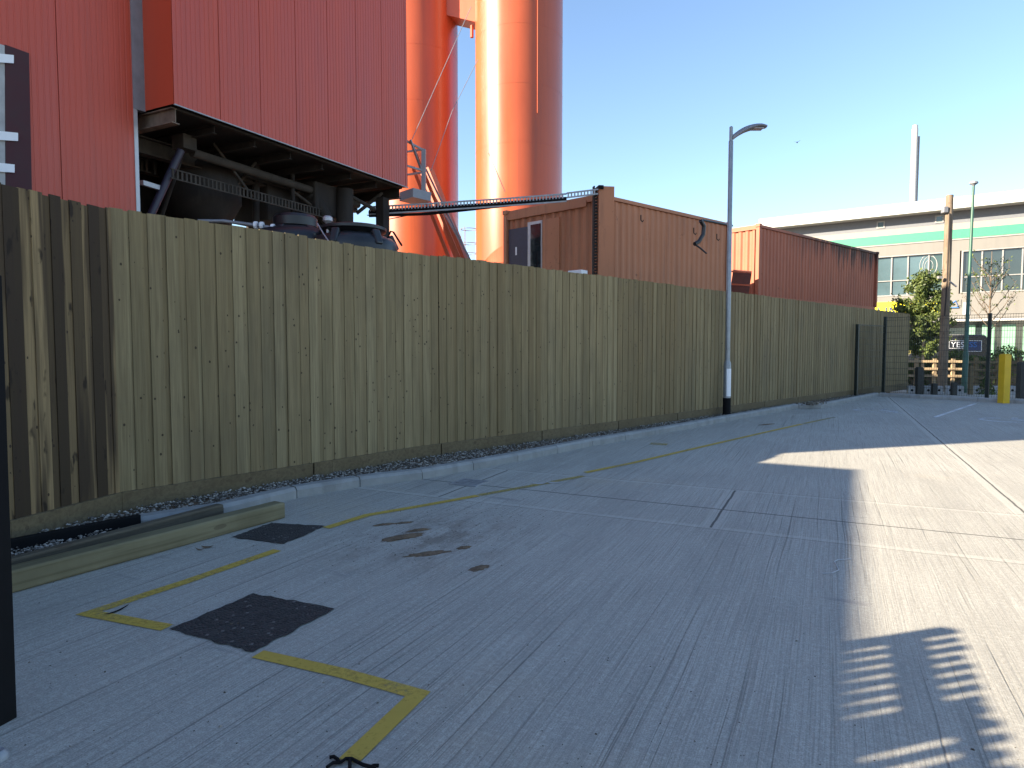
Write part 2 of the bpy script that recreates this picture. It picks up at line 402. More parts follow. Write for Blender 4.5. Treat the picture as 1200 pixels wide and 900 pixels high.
# ------------------------------------------------------------------ GROUND
g = MB(); R = 900
g.quad((-R, -R, -.16), (R, -R, -.16), (R, R, -.16), (-R, R, -.16))
tag(g.build('ground', M['ground']), kind='structure')
KERB = [(60, 655), (165, 622), (262, 606), (348, 584), (422, 571), (495, 562), (555, 551), (607, 541), (694, 523), (768, 510), (806, 503), (852, 494), (936, 478.5), (962, 478.5), (1008, 469), (1030, 464.5)]
kp = [G(u, v) for u, v in KERB]
kfar = [G(1030, 464.5), G(1200, 473.5)]
dfar = (kfar[1]-kfar[0]).normalized()
kend = kfar[0]+dfar*30
# yard: local x across, y along the joints
ca, sa = cos(AX), sin(AX)
def loc(p): return (p.x*ca-p.y*sa, p.x*sa+p.y*ca)
outline = [Vector((-4.4, -12, 0)), Vector((-4.2, 2, 0)), Vector((-3.9, 3.5, 0))]+[p.copy() for p in kp]+[kend, Vector((45, -12, 0))]
bm = bmesh.new()
vs = [bm.verts.new((*loc(p), 0)) for p in outline]
f = bm.faces.new(vs)
if f.normal.z < 0: f.normal_flip()
bmesh.ops.recalc_face_normals(bm, faces=bm.faces)
me = bpy.data.meshes.new('yard'); bmesh.ops.triangulate(bm, faces=bm.faces); bm.to_mesh(me); bm.free()
me.materials.append(M['concrete'])
if me.polygons[0].normal.z < 0: me.flip_normals()
yard = bpy.data.objects.new('yard', me); COL.objects.link(yard); yard.rotation_euler = (0, 0, -AX); tag(yard, kind='structure')
# road and pavement beyond the mesh fence
nf = Vector((-dfar.y, dfar.x, 0)); nf = nf if nf.y > 0 else -nf        # away from the yard
def strip(name, mat, a, b, z, ext=(-60, 60)):
    m = MB(); o = kfar[0]
    m.quad(o+nf*a+dfar*ext[0]+Vector((0, 0, z)), o+nf*a+dfar*ext[1]+Vector((0, 0, z)), o+nf*b+dfar*ext[1]+Vector((0, 0, z)), o+nf*b+dfar*ext[0]+Vector((0, 0, z)))
    ob = m.build(name, mat); 
    if ob.data.polygons[0].normal.z < 0: ob.data.flip_normals()
    return tag(ob, kind='structure')
strip('pavement', M['paving'], 3.2, 6.2, -.12, (-4, 60)); strip('road', M['road'], 6.2, 20, -.14, (-20, 60))

# kerbs: stones with modelled joints
def kerb_run(pts, side, start=0):
    m = MB(); seg = []
    for a, b in zip(pts[:-1], pts[1:]):
        d = b-a; L = d.length; k = max(1, round(L/.915))
        for i in range(k):
            p, q = a+d*(i/k), a+d*((i+1)/k); dd = (q-p).normalized(); nn = Vector((-dd.y, dd.x, 0))*side
            p2, q2 = p+dd*.005, q-dd*.005
            prof = [(0, -.1), (0, .085), (.03, .118+random.uniform(-.002, .002)), (.135, .12), (.135, -.1)]
            i0 = len(m.v)
            for e in (p2, q2):
                for x, z in prof: m.v.append(tuple(e+nn*x+Vector((0, 0, z))))
            n = len(prof)
            for j in range(n):
                jj = (j+1) % n; m.face((i0+j, i0+jj, i0+n+jj, i0+n+j))
            m.face(tuple(i0+j for j in range(n))); m.face(tuple(i0+n+j for j in reversed(range(n))))
    bmx = m.build('kerb', M['kerb'])
    b = bmesh.new(); b.from_mesh(bmx.data); bmesh.ops.recalc_face_normals(b, faces=b.faces); b.to_mesh(bmx.data); b.free()
    return tag(bmx, kind='structure')
kerb_run(kp[1:], 1)
kerb_run([kfar[0], kend], 1)

# ------------------------------------------------------------------ TIMBER FENCE
FT = [(-5.3, -3.2), (-4.75, 2.2), (-4.0, 5.2), (-3.73, 6.25), (-2.22, 8.05), (-1.35, 9.15), (1.53, 11.95), (5.57, 16.05), (11.2, 21.65), (15.3, 25.7)]
FT = [Vector((x, y, 0)) for x, y in FT]
FH = 2.88
fence = thing('timber_fence', 'tall green-brown close boarded timber fence running behind the kerb', 'fence', FT[0])
# sample boards along polyline
cum = [0]
for a, b in zip(FT[:-1], FT[1:]): cum.append(cum[-1]+(b-a).length)
def fpos(s):
    for k in range(len(FT)-1):
        if s <= cum[k+1] or k == len(FT)-2:
            d = (FT[k+1]-FT[k]); return FT[k]+d*((s-cum[k])/d.length), d.normalized()
dark_end = cum[3]      # brown weathered boards up to the first bend
def bay(s0, s1, dark, seed):
    rnd = random.Random(seed); m = MB(); s = s0; base = rnd.uniform(.3, .7); i = 0
    zs = rnd.uniform(-.012, .012)
    while s < s1-.02:
        wd = min((rnd.choice((.06, .07, .085)) if i % 2 else rnd.choice((.085, .095, .10))) if not dark else (rnd.uniform(.07, .1) if i % 2 else rnd.uniform(.09, .13)), s1-s)
        p, d = fpos(s); q, _ = fpos(s+wd); d = (q-p).normalized(); nn = Vector((d.y, -d.x, 0))     # towards the yard
        back = i % 2
        o = (.008 if back else .018)+rnd.uniform(-.003, .003)
        th = .018; g0 = .0015
        m.t = min(1, max(0, base+rnd.uniform(-.42, .42))) if not dark else rnd.choice((.0, .1, .3, .3, .55, .75, .9)); top = FH+zs+rnd.uniform(-.009, .009)+(rnd.uniform(-.012, .012) if dark else 0)
        e = (.004 if dark else .012) if not back else 0
        a, b = p-d*(e-g0)+nn*o, q+d*(e-g0)+nn*(o+rnd.uniform(-.003, .004))
        a2, b2 = a-nn*th, b-nn*th; z0 = .22 if s > dark_end or dark else .22
        lo = [a+Vector((0, 0, z0)), b+Vector((0, 0, z0)), b2+Vector((0, 0, z0)), a2+Vector((0, 0, z0))]
        hi = [v+Vector((0, 0, top-z0)) for v in lo]
        i0 = len(m.v); m.v += [tuple(v) for v in lo+hi]
        u0, u1 = s, s+wd
        m.face((i0, i0+1, i0+5, i0+4), [(u0, z0), (u1, z0), (u1, top), (u0, top)])
        m.face((i0+4, i0+5, i0+6, i0+7), [(u0, 0), (u1, 0), (u1, .02), (u0, .02)])
        m.face((i0+1, i0+2, i0+6, i0+5), [(u1, z0), (u1, z0), (u1, top), (u1, top)])
        m.face((i0+3, i0, i0+4, i0+7), [(u0, z0), (u0, z0), (u0, top), (u0, top)])
        m.face((i0+2, i0+3, i0+7, i0+6), [(u1, z0), (u0, z0), (u0, top), (u1, top)])
        s += wd; i += 1
    return m
s = 0.0; k = 0; total = cum[-1]
bounds = [0]
for c in (dark_end,):
    n = 3
    bounds += [c*(j+1)/n for j in range(n)]
rest = total-dark_end; n = 13
bounds += [dark_end+rest*(j+1)/n for j in range(n)]
for k, (a, b) in enumerate(zip(bounds[:-1], bounds[1:])):
    dk = b <= dark_end+.01
    shift(bay(a, b-.012, dk, 50+k), FT[0]).build('board_panel', M['boards_dark'] if dk else M['boards'], fence)
    p, d = fpos(a+.01); q, _ = fpos(b-.01)
    # follow bends inside the bay
    pts = [p]+[FT[j] for j in range(len(FT)) if a+.02 < cum[j] < b-.02]+[q]
    mb = MB()
    for p1, p2 in zip(pts[:-1], pts[1:]):
        dd = (p2-p1).normalized(); nn = Vector((dd.y, -dd.x, 0))
        mb.beam(p1+nn*.022+Vector((0, 0, .11)), p2+nn*.022+Vector((0, 0, .11)), .045, .24)
    shift(mb, FT[0]).build('gravel_board', M['gboard'], fence, bevel=.004)
    pm = MB()      # post behind the boards + rails
    nn = Vector((d.y, -d.x, 0)); pm.box(p-nn*.09+Vector((0, 0, 1.35)), (.11, .11, 2.9), math.atan2(d.y, d.x))
    shift(pm, FT[0]).build('post', M['gboard'], fence)
    for z in (.55, 1.5, 2.5):
        rm = MB()
        for p1, p2 in zip(pts[:-1], pts[1:]):
            dd = (p2-p1).normalized(); n2 = Vector((dd.y, -dd.x, 0)); rm.beam(p1-n2*.035+Vector((0, 0, z)), p2-n2*.035+Vector((0, 0, z)), .04, .09)
        shift(rm, FT[0]).build('rail', M['gboard'], fence)

# gravel bed between kerb and fence
def strip_z(name, mat, near, far, z):
    m = MB()
    for (a, b, c, d) in zip(near[:-1], near[1:], far[1:], far[:-1]):
        m.quad((a.x, a.y, z), (b.x, b.y, z), (c.x, c.y, z), (d.x, d.y, z))
    o = m.build(name, mat)
    for p in o.data.polygons:
        if p.normal.z < 0: o.data.flip_normals(); break
    return o
def foot(p):        # nearest point on the fence line
    best = None
    for a, b in zip(FT[:-1], FT[1:]):
        d = b-a; t = max(0, min(1, (p-a).dot(d)/d.length_squared)); q = a+d*t
        if best is None or (q-p).length < best[0]: best = ((q-p).length, q)
    return best[1]
nk = [Vector((-3.9, 3.5, 0))]+kp
fk = [foot(p) for p in nk]
tag(strip_z('gravel_bed', M['soil'], nk, fk, .045), kind='structure')
rnd = random.Random(3); gm = MB()
def stone(m, p, r, rnd):
    i = len(m.v); m.t = rnd.random()**1.6
    ax = [(1,0,0),(-1,0,0),(0,1,0),(0,-1,0),(0,0,1),(0,0,-1)]
    a = rnd.random()*6.28; sx, sy, sz = r*rnd.uniform(.7, 1.4), r*rnd.uniform(.6, 1.1), r*rnd.uniform(.4, .8)
    for x, y, z in ax:
        x, y, z = x*sx, y*sy, z*sz; m.v.append((p.x+x*cos(a)-y*sin(a)+rnd.uniform(-.2, .2)*r, p.y+x*sin(a)+y*cos(a)+rnd.uniform(-.2, .2)*r, p.z+z))
    for f in ((0,2,4),(2,1,4),(1,3,4),(3,0,4),(2,0,5),(1,2,5),(3,1,5),(0,3,5)): m.face(tuple(i+q for q in f))
for k in range(len(nk)-1):
    L = (nk[k+1]-nk[k]).length
    dist = nk[k].length; cnt = int(L*(900 if dist < 9 else 420 if dist < 14 else 150))
    for _ in range(cnt):
        t = rnd.random(); a = nk[k].lerp(nk[k+1], t); b = fk[k].lerp(fk[k+1], t); w_ = (b-a).length
        off = .14 if k > 1 else .0
        if w_ < off+.03: continue
        p = a.lerp(b, (off+rnd.random()*(w_-off-.02))/w_)
        stone(gm, Vector((p.x, p.y, .05+rnd.random()*.035)), rnd.uniform(.007, .02), rnd)
tag(gm.build('gravel', M['gravel']), 'pale and brown gravel lying between kerb and timber fence', 'gravel', kind='stuff')

# ------------------------------------------------------------------ painted lines
def line(name, mat, pts, wd, z=.004, closed=False):
    m = MB(); n = len(pts)
    L, Rr = [], []
    for i, p in enumerate(pts):
        if i == 0: d = (pts[1]-p).normalized()
        elif i == n-1: d = (p-pts[-2]).normalized()
        else:
            d1, d2 = (p-pts[i-1]).normalized(), (pts[i+1]-p).normalized(); d = (d1+d2).normalized()
        nn = Vector((-d.y, d.x, 0)); k = 1
        if 0 < i < n-1:
            k = 1/max(.35, nn.dot(Vector((-d1.y, d1.x, 0))))
        L.append(p+nn*wd/2*k); Rr.append(p-nn*wd/2*k)
    for i in range(n-1):
        m.quad((Rr[i].x, Rr[i].y, z), (Rr[i+1].x, Rr[i+1].y, z), (L[i+1].x, L[i+1].y, z), (L[i].x, L[i].y, z))
    return tag(m.build(name, mat), kind='structure')
yl = [G(u, v) for u, v in ((196, 736), (104, 719), (215, 683), (325, 645))]
line('yellow_line', M['yline'], yl, .09)
line('yellow_line', M['yline'], [G(u, v) for u, v in ((382, 619), (430, 604), (500, 592), (560, 581))], .09)
line('yellow_line', M['yfaint'], [G(u, v) for u, v in ((562, 580.5), (620, 570), (684, 558))], .09)
line('yellow_line', M['yline'], [G(u, v) for u, v in ((686, 554), (740, 543), (830, 522), (900, 506), (940, 497))], .085)
line('yellow_line', M['yfaint'], [G(u, v) for u, v in ((942, 496.5), (978, 489))], .085)
line('yellow_line', M['yline'], [G(u, v) for u, v in ((302, 767), (400, 789), (490, 814), (408, 893))], .088)
line('yellow_line', M['yfaint'], [G(762, 520), G(782, 521)], .22)
line('bay_line', M['wline'], [G(1094, 489.5), G(1143, 473)], .085)
def isa(c, up, sc):
    r = Vector((up.y, -up.x, 0))
    def q(x, y): return c+r*x*sc+up*y*sc
    segs = [[q(-.08, .46), q(-.08, .40)], [q(-.05, .30), q(.0, -.02), q(.26, -.02), q(.38, -.36), q(.50, -.34)], [q(-.03, .14), q(.22, .14)],
            [q(-.10+.33*cos(a), -.18+.33*sin(a)) for a in [radians(x) for x in range(110, 381, 18)]]]
    for s_ in segs: line('wheelchair_symbol', M['wfaint'], s_, .085*sc)
isa(G(1034, 481), nf, 1.25); isa(G(1188, 492), nf, 1.3)
def patch(name, corners, seed, z=.006, jag=.012):
    rnd = random.Random(seed); m = MB(); pts = []
    for a, b in zip(corners, corners[1:]+corners[:1]):
        n = 14; d = (b-a); nn = Vector((-d.y, d.x, 0)).normalized()
        for i in range(n): pts.append(a+d*i/n+nn*rnd.uniform(-jag, jag)*(0 if i == 0 else 1))
    c = sum(pts, Vector())/len(pts); i0 = m.vert((c.x, c.y, z+.004)); ids = [m.vert((p.x, p.y, z)) for p in pts]
    for i in range(len(ids)): m.face((i0, ids[i], ids[(i+1) % len(ids)]))
    o = m.build(name, M['asphalt'])
    if o.data.polygons[0].normal.z < 0: o.data.flip_normals()
    return tag(o, kind='structure')
patch('asphalt_patch', [G(198, 738), G(297, 765), G(392, 714), G(297, 696)], 1)
patch('asphalt_patch', [G(271, 630), G(333, 638), G(381, 617), G(318, 613)], 2)
# crumbs on the concrete
dm = MB(); rnd = random.Random(11)
for _ in range(420):
    u, v = rnd.uniform(0, 1200), 430+470*rnd.random()**.6; p = G(u, v)
    if v < 500: continue
    stone(dm, Vector((p.x, p.y, .001)), rnd.uniform(.002, .0045)*(1 if rnd.random() < .93 else 2), rnd)
for _ in range(700):
    c = G(*rnd.choice(((495, 625), (540, 620), (480, 640), (430, 628), (560, 600)))); p = c+Vector((rnd.gauss(0, .35), rnd.gauss(0, .35), 0))
    stone(dm, Vector((p.x, p.y, .001)), rnd.uniform(.002, .006), rnd)
tag(dm.build('grit', M['debris']), 'small stones and crumbs scattered over the concrete', 'grit', kind='stuff')
def mound(u, v, rx, ry, label, seed, h=.012):
    rnd = random.Random(seed); c = G(u, v); m = MB(); i0 = m.vert((0, 0, h)); rings = []
    for q, hh in ((.45, h*.9), (.8, h*.5), (1.0, .001)):
        ring = []
        for j in range(28):
            a = j/28*2*pi; rr = q*(1+rnd.uniform(-.22, .22)+.25*sin(2*a+seed)); ring.append(m.vert((rx*rr*cos(a), ry*rr*sin(a), hh*rnd.uniform(.7, 1.2))))
        rings.append(ring)
    for j in range(28):
        m.face((i0, rings[0][j], rings[0][(j+1) % 28]))
        for a, b in zip(rings[:-1], rings[1:]): m.face((a[j], b[j], b[(j+1) % 28], a[(j+1) % 28]))
    o = m.build('soil_patch', M['soil']); o.location = c; o.rotation_euler = (0, 0, .5)
    tag(o, label, 'soil', 'clods of brown soil trodden on the concrete')
mound(472, 630, .17, .08, 'largest dark brown clod of soil in the middle of the muddy patch', 1, .02)
mound(450, 615, .08, .04, 'small brown soil clod furthest left of the muddy patch, below the yellow line', 2)
mound(473, 613, .08, .025, 'thin brown soil smear nearest the fence in the muddy patch', 3)
mound(501, 649, .19, .045, 'long thin light brown soil smear in front of the largest clod', 4)
mound(544, 642, .075, .03, 'small blackish clod right of the long soil smear', 5)
mound(561, 666, .085, .05, 'lone round brown soil spot nearest the camera', 6, .008)
mound(898, 497.5, .22, .07, 'blackish strip of spilt soil by the end of the yellow line', 7)
mound(490, 622, .09, .03, 'dark crumb of soil touching the right side of the largest clod', 8, .018)
kd = G(950, 474, .12); m = MB(); rnd = random.Random(21)
for _ in range(60): stone(m, Vector((rnd.gauss(0, .22), rnd.gauss(0, .07), rnd.random()*.05)), rnd.uniform(.015, .045), rnd)
o = m.build('rubble', M['debris']); o.location = kd; o.rotation_euler = (0, 0, .5); tag(o, 'small heap of tan rubble on the kerb where it steps, right of the lamp post', 'rubble')
# small flat litter
def leaf(u, v, a, l, wd, col, label, cat, nm):
    m = MB(); n = 10
    for i in range(n):
        t = i/n; t2 = (i+1)/n
        def e(t): return wd*sin(pi*t)**.8
        def z(t): return .004+.012*(2*t-1)**2
        m.quad((l*(t-.5), -e(t), z(t)), (l*(t2-.5), -e(t2), z(t2)), (l*(t2-.5), e(t2), z(t2)+.003), (l*(t-.5), e(t), z(t)+.003))
    o = m.build(nm, M[col]); o.location = G(u, v); o.rotation_euler = (0, 0, a); tag(o, label, cat); return o
leaf(243, 642, .1, .09, .022, 'soil', 'curled brown dead leaf beside the pale timber sleeper', 'leaf', 'dead_leaf')
leaf(234, 645, -.3, .08, .008, 'soil', 'thin brown twig lying left of the curled dead leaf', 'twig', 'twig')
leaf(137, 717, 1.2, .16, .008, 'dark', 'thin dark strip lying across the corner of the yellow line', 'strip', 'rubber_strip')
leaf(275, 733, .2, .05, .014, 'sleeper2', 'tan crumb of leaf lying on the near asphalt patch', 'leaf', 'dead_leaf')
leaf(632, 567, .1, .18, .035, 'block', 'small whitish scrap lying by the transverse joint, left one', 'scrap', 'scrap')
leaf(650, 566, .0, .22, .03, 'block', 'small whitish scrap lying by the transverse joint, right one', 'scrap', 'scrap')
m = MB(); m.tube([G(u, v, .006) for u, v in ((964, 672), (975, 671.5), (983, 668), (978, 658), (982, 656), (997, 655))], .0035, 6)
tag(m.build('plastic_strap', M['trim']), 'thin bent white plastic strap at the edge of the shadow', 'strap')
# black straps at the bottom edge of the picture, on the yellow line
m = MB(); 
for pl in (((386, 887.5), (391, 886.5), (396, 890), (398, 894)), ((383, 899), (390, 894), (400, 893), (405, 889), (412, 889), (425, 896), (440, 900)), ((410, 889), (410, 903)), ((434, 899), (438, 897), (444, 897))):
    m.tube([G(u, v, .012) for u, v in pl], .007, 6)
tag(m.build('cable_tie', M['dark']), 'black looped strap lying on the near end of the yellow line', 'strap')
m = MB(); m.lathe(G(-2, 889, 0), [(.001, .03), (.02, .035), (.035, .02), (.038, .0)], 20); 
bt = m.build('rubble', M['galv_dull'], smooth=True); tag(bt, 'small grey lump at the bottom left corner of the yard', 'rubble')
# drain grate
gr = thing('drain_grate', 'small dark slotted drain grate at the crossing of the joints', 'drain', G(550, 566), -AX)
m = MB()
for (x, y, a, b) in ((0, -.16, .36, .03), (0, .16, .36, .03), (-.165, 0, .03, .29), (.165, 0, .03, .29)): m.box((x, y, .004), (a, b, .014))
m.build('frame', M['galv_dull'], gr)
m = MB()
for i in range(8): m.box((0, -.122+i*.035, .003), (.3, .018, .012))
for i in range(3): m.box((-.09+i*.09, 0, .0035), (.014, .288, .010))
m.build('grille', M['galv_dull'], gr)
m = MB(); m.quad((-.15, -.145, .0015), (.15, -.145, .0015), (.15, .145, .0015), (-.15, .145, .0015)); m.build('pit', M['dark'], gr)

# ------------------------------------------------------------------ sleepers and edging at the left
def sleeper(name, mat, a, b, wd, h, z, label, cat):
    d = (b-a); L = d.length; o = MB(); o.box((0, 0, h/2), (L, wd, h))
    ob = o.build(name, mat, bevel=min(.018, wd*.2), seg=3); ob.location = (a+b)/2+Vector((0, 0, z)); ob.rotation_euler = (0, 0, math.atan2(d.y, d.x)); return tag(ob, label, cat)
a, b = G(10, 697), G(335, 607); d = (b-a).normalized(); nL = Vector((-d.y, d.x, 0))
sleeper('timber_sleeper', M['sleeper'], a-d*1.2+nL*.075, b+nL*.075, .15, .15, 0, 'pale green-tan timber sleeper lying in front on the concrete', 'sleeper')
a2 = a+nL*.27; b2 = G(264, 611)+nL*.06
dd = (b2-a2).normalized()
sleeper('timber_sleeper', M['sleeper2'], a2-dd*1.2, b2, .09, .16, .0, 'grey-brown weathered timber sleeper behind the pale one', 'sleeper')
sleeper('timber_plank', M['gboard'], a2-dd*1.2-nL*.10, a2-nL*.10+dd*1.3, .08, .07, .0, 'thin olive plank squeezed between the two sleepers', 'plank')
p3, p4 = G(8, 640, .1), G(164, 609, .1); d3 = (p4-p3).normalized()
p3.z = p4.z = 0
sleeper('black_edging', M['dark'], p3-d3*1.2, p4, .05, .15, .0, 'black plastic edging strip standing in the gravel by the fence', 'edging')

# ------------------------------------------------------------------ black post and bar fence left of the camera
m = MB(); m.box((0, 0, .95), (.06, .08, 1.9)); 
bp = m.build('steel_post', M['dark'], bevel=.004); q = G(14, 850); bp.location = (q.x-.062, q.y+.03, 0); bp.rotation_euler = (0, radians(.55), -AX+.2)
tag(bp, 'black square steel post cut by the left edge of the picture', 'post')
ax = Vector((sa, ca, 0))
def bar_panel(S0, S1, rails, label, pitch=.113, bw=.056, h=2.29):
    # local frame: origin at r=-3.19, s=S1
    def W(s): return Vector((-3.19*ca+s*sa, 3.19*sa+s*ca, 0))
    o = W(S1); t = thing('bar_fence', label, 'fence', o, pi/2-AX, 'vertical bar fence panels left of the camera')
    L = S1-S0; m = MB()
    s = .03
    while s < L:
        m.box((-s, 0, h/2+.03), (bw, .03, h-.06+random.uniform(-.03, .04))); s += pitch
    m.build('bars', M['dark'], t)
    for z0, z1 in rails:
        r = MB(); r.box((-L/2, 0, (z0+z1)/2), (L, .045, z1-z0)); r.build('rail', M['dark'], t)
    for s in (.0, L):
        p = MB(); p.box((-s, 0, h/2), (.07, .07, h-.02)); p.build('post', M['dark'], t)
bar_panel(.0, .90, ((2.09, 2.19), (.15, .25)), 'black vertical bar fence panel standing nearest the black post')
bar_panel(-2.2, -.12, ((2.20, 2.25), (.15, .25)), 'black vertical bar fence panel standing behind the camera')

# ------------------------------------------------------------------ ORANGE PLANT BUILDING
BA = radians(27.2)                       # its long faces run this way, clockwise from +Y
al = Vector((sin(BA), cos(BA), 0)); pe = Vector((-cos(BA), sin(BA), 0))     # along, and away to the left
C0 = Vector((-6.12, 12.3, 0))
H = 14.0; ZB = 6.0
plant = thing('plant_building', 'red corrugated plant building with its upper storey jutting out on the left', 'building', C0)
def ribbed(a, d, nrm, L, z0, z1, mat, pitch=.1, depth=.012, panel=1.0, name='cladding'):
    """vertical ribbed sheet starting at a, running along d, facing nrm"""
    prof = []; x = 0.0
    while x < L-1e-6:
        if abs((x % panel)) < 1e-6 or panel-(x % panel) < 1e-6: prof += [(x, -.03), (x+.012, -.03), (x+.013, 0)]
        prof += [(min(L, x+pitch*.68), 0), (min(L, x+pitch*.76), -depth), (min(L, x+pitch*.92), -depth), (min(L, x+pitch), 0)]
        x = round(x+pitch, 5)
    m = MB(); ids = []
    for x, o in prof:
        p = a+d*x+nrm*o; ids.append((m.vert((p.x, p.y, z0)), m.vert((p.x, p.y, z1))))
    for (b0, t0), (b1, t1) in zip(ids[:-1], ids[1:]): m.face((b0, b1, t1, t0))
    shift(m, C0); o = m.build(name, mat, plant)
    if o.data.polygons[1].normal.dot(nrm) < 0: o.data.flip_normals()
    return o
def pbox(pts, z0, z1, name, mat, **k):
    m = MB(); m.poly([(p.x, p.y) for p in pts], z0, z1); return shift(m, C0).build(name, mat, plant, **k)
LB, DB, DL = 7.1, 3.5, 7.0
# upper storey body sits 5 cm behind the cladding
q0 = C0+pe*.05+al*.05
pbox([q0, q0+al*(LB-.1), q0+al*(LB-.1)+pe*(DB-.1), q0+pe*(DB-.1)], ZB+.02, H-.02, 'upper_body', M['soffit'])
ribbed(C0, al, -pe, LB, ZB, H, M['clad'], .1, .006, 1.0, 'front_cladding')
ribbed(C0+pe*.83, -pe, -al, .83, ZB, H, M['clad_side'], .83, .0, 5, 'return_cladding')
ribbed(C0+al*LB, pe, al, DB, ZB, H, M['clad'], .2, .02, 1.0, 'end_cladding')
ribbed(C0+al*LB+pe*DB, -al, pe, LB, ZB, H, M['clad'], .2, .02, 1.0, 'rear_cladding')
# left block: wall plane .83 m further back, running towards the camera
W0 = C0+pe*.83
e0 = W0-al*.22
LL = 7.8
ribbed(e0-al*LL, al, -pe, LL, 0, H, M['clad'], .1, .005, 1.3, 'wall_cladding')
e1 = e0-al*LL
w0 = e0-al*.01+pe*.05; w1 = e1+al*.01+pe*.05
pbox([w1, w0, w0+pe*DL, w1+pe*DL], 0, H-.02, 'wall_body', M['clad'])
# grey corner strip (upper) and thin pale trim below it
pbox([e0+pe*.04-pe*.06, W0-pe*.03+al*.0, W0+pe*.1, e0+pe*.1], ZB-.02, H, 'corner_strip', M['grey_steel'])
pbox([e0-pe*.01+al*.002, e0-pe*.01+al*.075, e0+pe*.1+al*.075, e0+pe*.1+al*.002], 0, ZB-.02, 'corner_trim', M['trim'])
# lower edge trim of the jutting storey
m = MB(); m.beam(C0+al*0-pe*.012+Vector((0, 0, ZB-.01)), C0+al*LB-pe*.012+Vector((0, 0, ZB-.01)), .03, .02); shift(m, C0).build('drip_trim', M['galv_dull'], plant)
def up(p, z): return Vector((p.x, p.y, z))
# underside: edge beams, cross beams, longitudinal girders
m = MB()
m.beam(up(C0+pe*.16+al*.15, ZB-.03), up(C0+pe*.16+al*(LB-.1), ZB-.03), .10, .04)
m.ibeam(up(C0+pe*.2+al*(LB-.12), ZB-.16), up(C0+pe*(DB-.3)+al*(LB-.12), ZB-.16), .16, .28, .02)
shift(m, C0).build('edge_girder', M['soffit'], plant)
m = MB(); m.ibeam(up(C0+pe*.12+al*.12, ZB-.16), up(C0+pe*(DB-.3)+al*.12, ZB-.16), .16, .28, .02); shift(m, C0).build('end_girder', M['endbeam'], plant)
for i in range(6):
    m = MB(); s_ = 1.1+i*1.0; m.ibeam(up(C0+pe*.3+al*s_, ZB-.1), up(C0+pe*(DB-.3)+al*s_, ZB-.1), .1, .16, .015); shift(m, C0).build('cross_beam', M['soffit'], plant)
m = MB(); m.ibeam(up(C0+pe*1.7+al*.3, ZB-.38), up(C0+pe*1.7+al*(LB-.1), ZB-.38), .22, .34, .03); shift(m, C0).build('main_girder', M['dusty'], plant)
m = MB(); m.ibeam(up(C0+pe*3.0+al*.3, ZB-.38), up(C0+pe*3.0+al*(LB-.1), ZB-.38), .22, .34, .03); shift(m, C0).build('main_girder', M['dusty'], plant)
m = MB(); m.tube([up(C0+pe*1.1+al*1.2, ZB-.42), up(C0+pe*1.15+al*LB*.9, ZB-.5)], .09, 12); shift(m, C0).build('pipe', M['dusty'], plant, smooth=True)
# rear screen, added to keep sun out of the undercroft (solid at the near end, short apron at the far end)
def su(u):      # distance along the rear edge for a photo column
    k = (u-600)/F; o_ = C0+pe*DB; return (o_.x-k*o_.y)/(k*al.y-al.x)
sA, sB = su(228), su(292)
for a_, b_, z_ in ((0, sA, 0), (sA+.002, sB, 5.08), (sB+.002, LB, 0)):
    pbox([C0+pe*DB+al*a_, C0+pe*DB+al*b_, C0+pe*(DB-.08)+al*b_, C0+pe*(DB-.08)+al*a_], z_, ZB-.02, 'sun_screen', M['soffit'])
pbox([W0+al*.2+pe*.9, W0+al*.28+pe*.9, W0+al*.28+pe*2.5, W0+al*.2+pe*2.5], 0, ZB-.4, 'inner_wall', M['soffit'])
# legs and braces
for (s_, d_) in ((6.75, .6), (6.75, 3.1), (3.6, 3.1), (5.0, 3.1)):
    m = MB(); m.box(up(C0+pe*d_+al*s_, (ZB-.3)/2), (.26, .26, ZB-.3), -BA); shift(m, C0).build('leg', M['soffit'], plant)
def tubep(a, b, r, mat, nm='brace'):
    m = MB(); m.tube([a, b], r, 12); shift(m, C0).build(nm, M[mat], plant, smooth=True)
tubep(P(212, 176, 13.6), P(172, 262, 13.2), .075, 'navy')
tubep(P(214, 178, 13.9), P(186, 262, 14.2), .05, 'soffit')
m = MB(); m.beam(P(166, 214, 12.9), P(189, 221, 13.4), .08, .09); shift(m, C0).build('bracket', M['trim'], plant)
m = MB(); m.box(P(216, 168, 13.7), (.35, .3, .28), -BA); shift(m, C0).build('bracket', M['dusty'], plant)
tubep(P(366, 228, 17), P(386, 262, 17.2), .16, 'soffit'); tubep(P(258, 240, 16.2), P(267, 262, 16.2), .09, 'soffit'); tubep(P(300, 195, 16), P(300, 262, 16), .08, 'soffit')
tubep(P(404, 222, 17.6), P(404, 265, 17.6), .22, 'soffit'); tubep(P(343, 205, 16.4), P(343, 255, 16.4), .05, 'soffit')
tubep(P(181, 165, 14.5), P(181, 205, 14.5), .04, 'soffit')
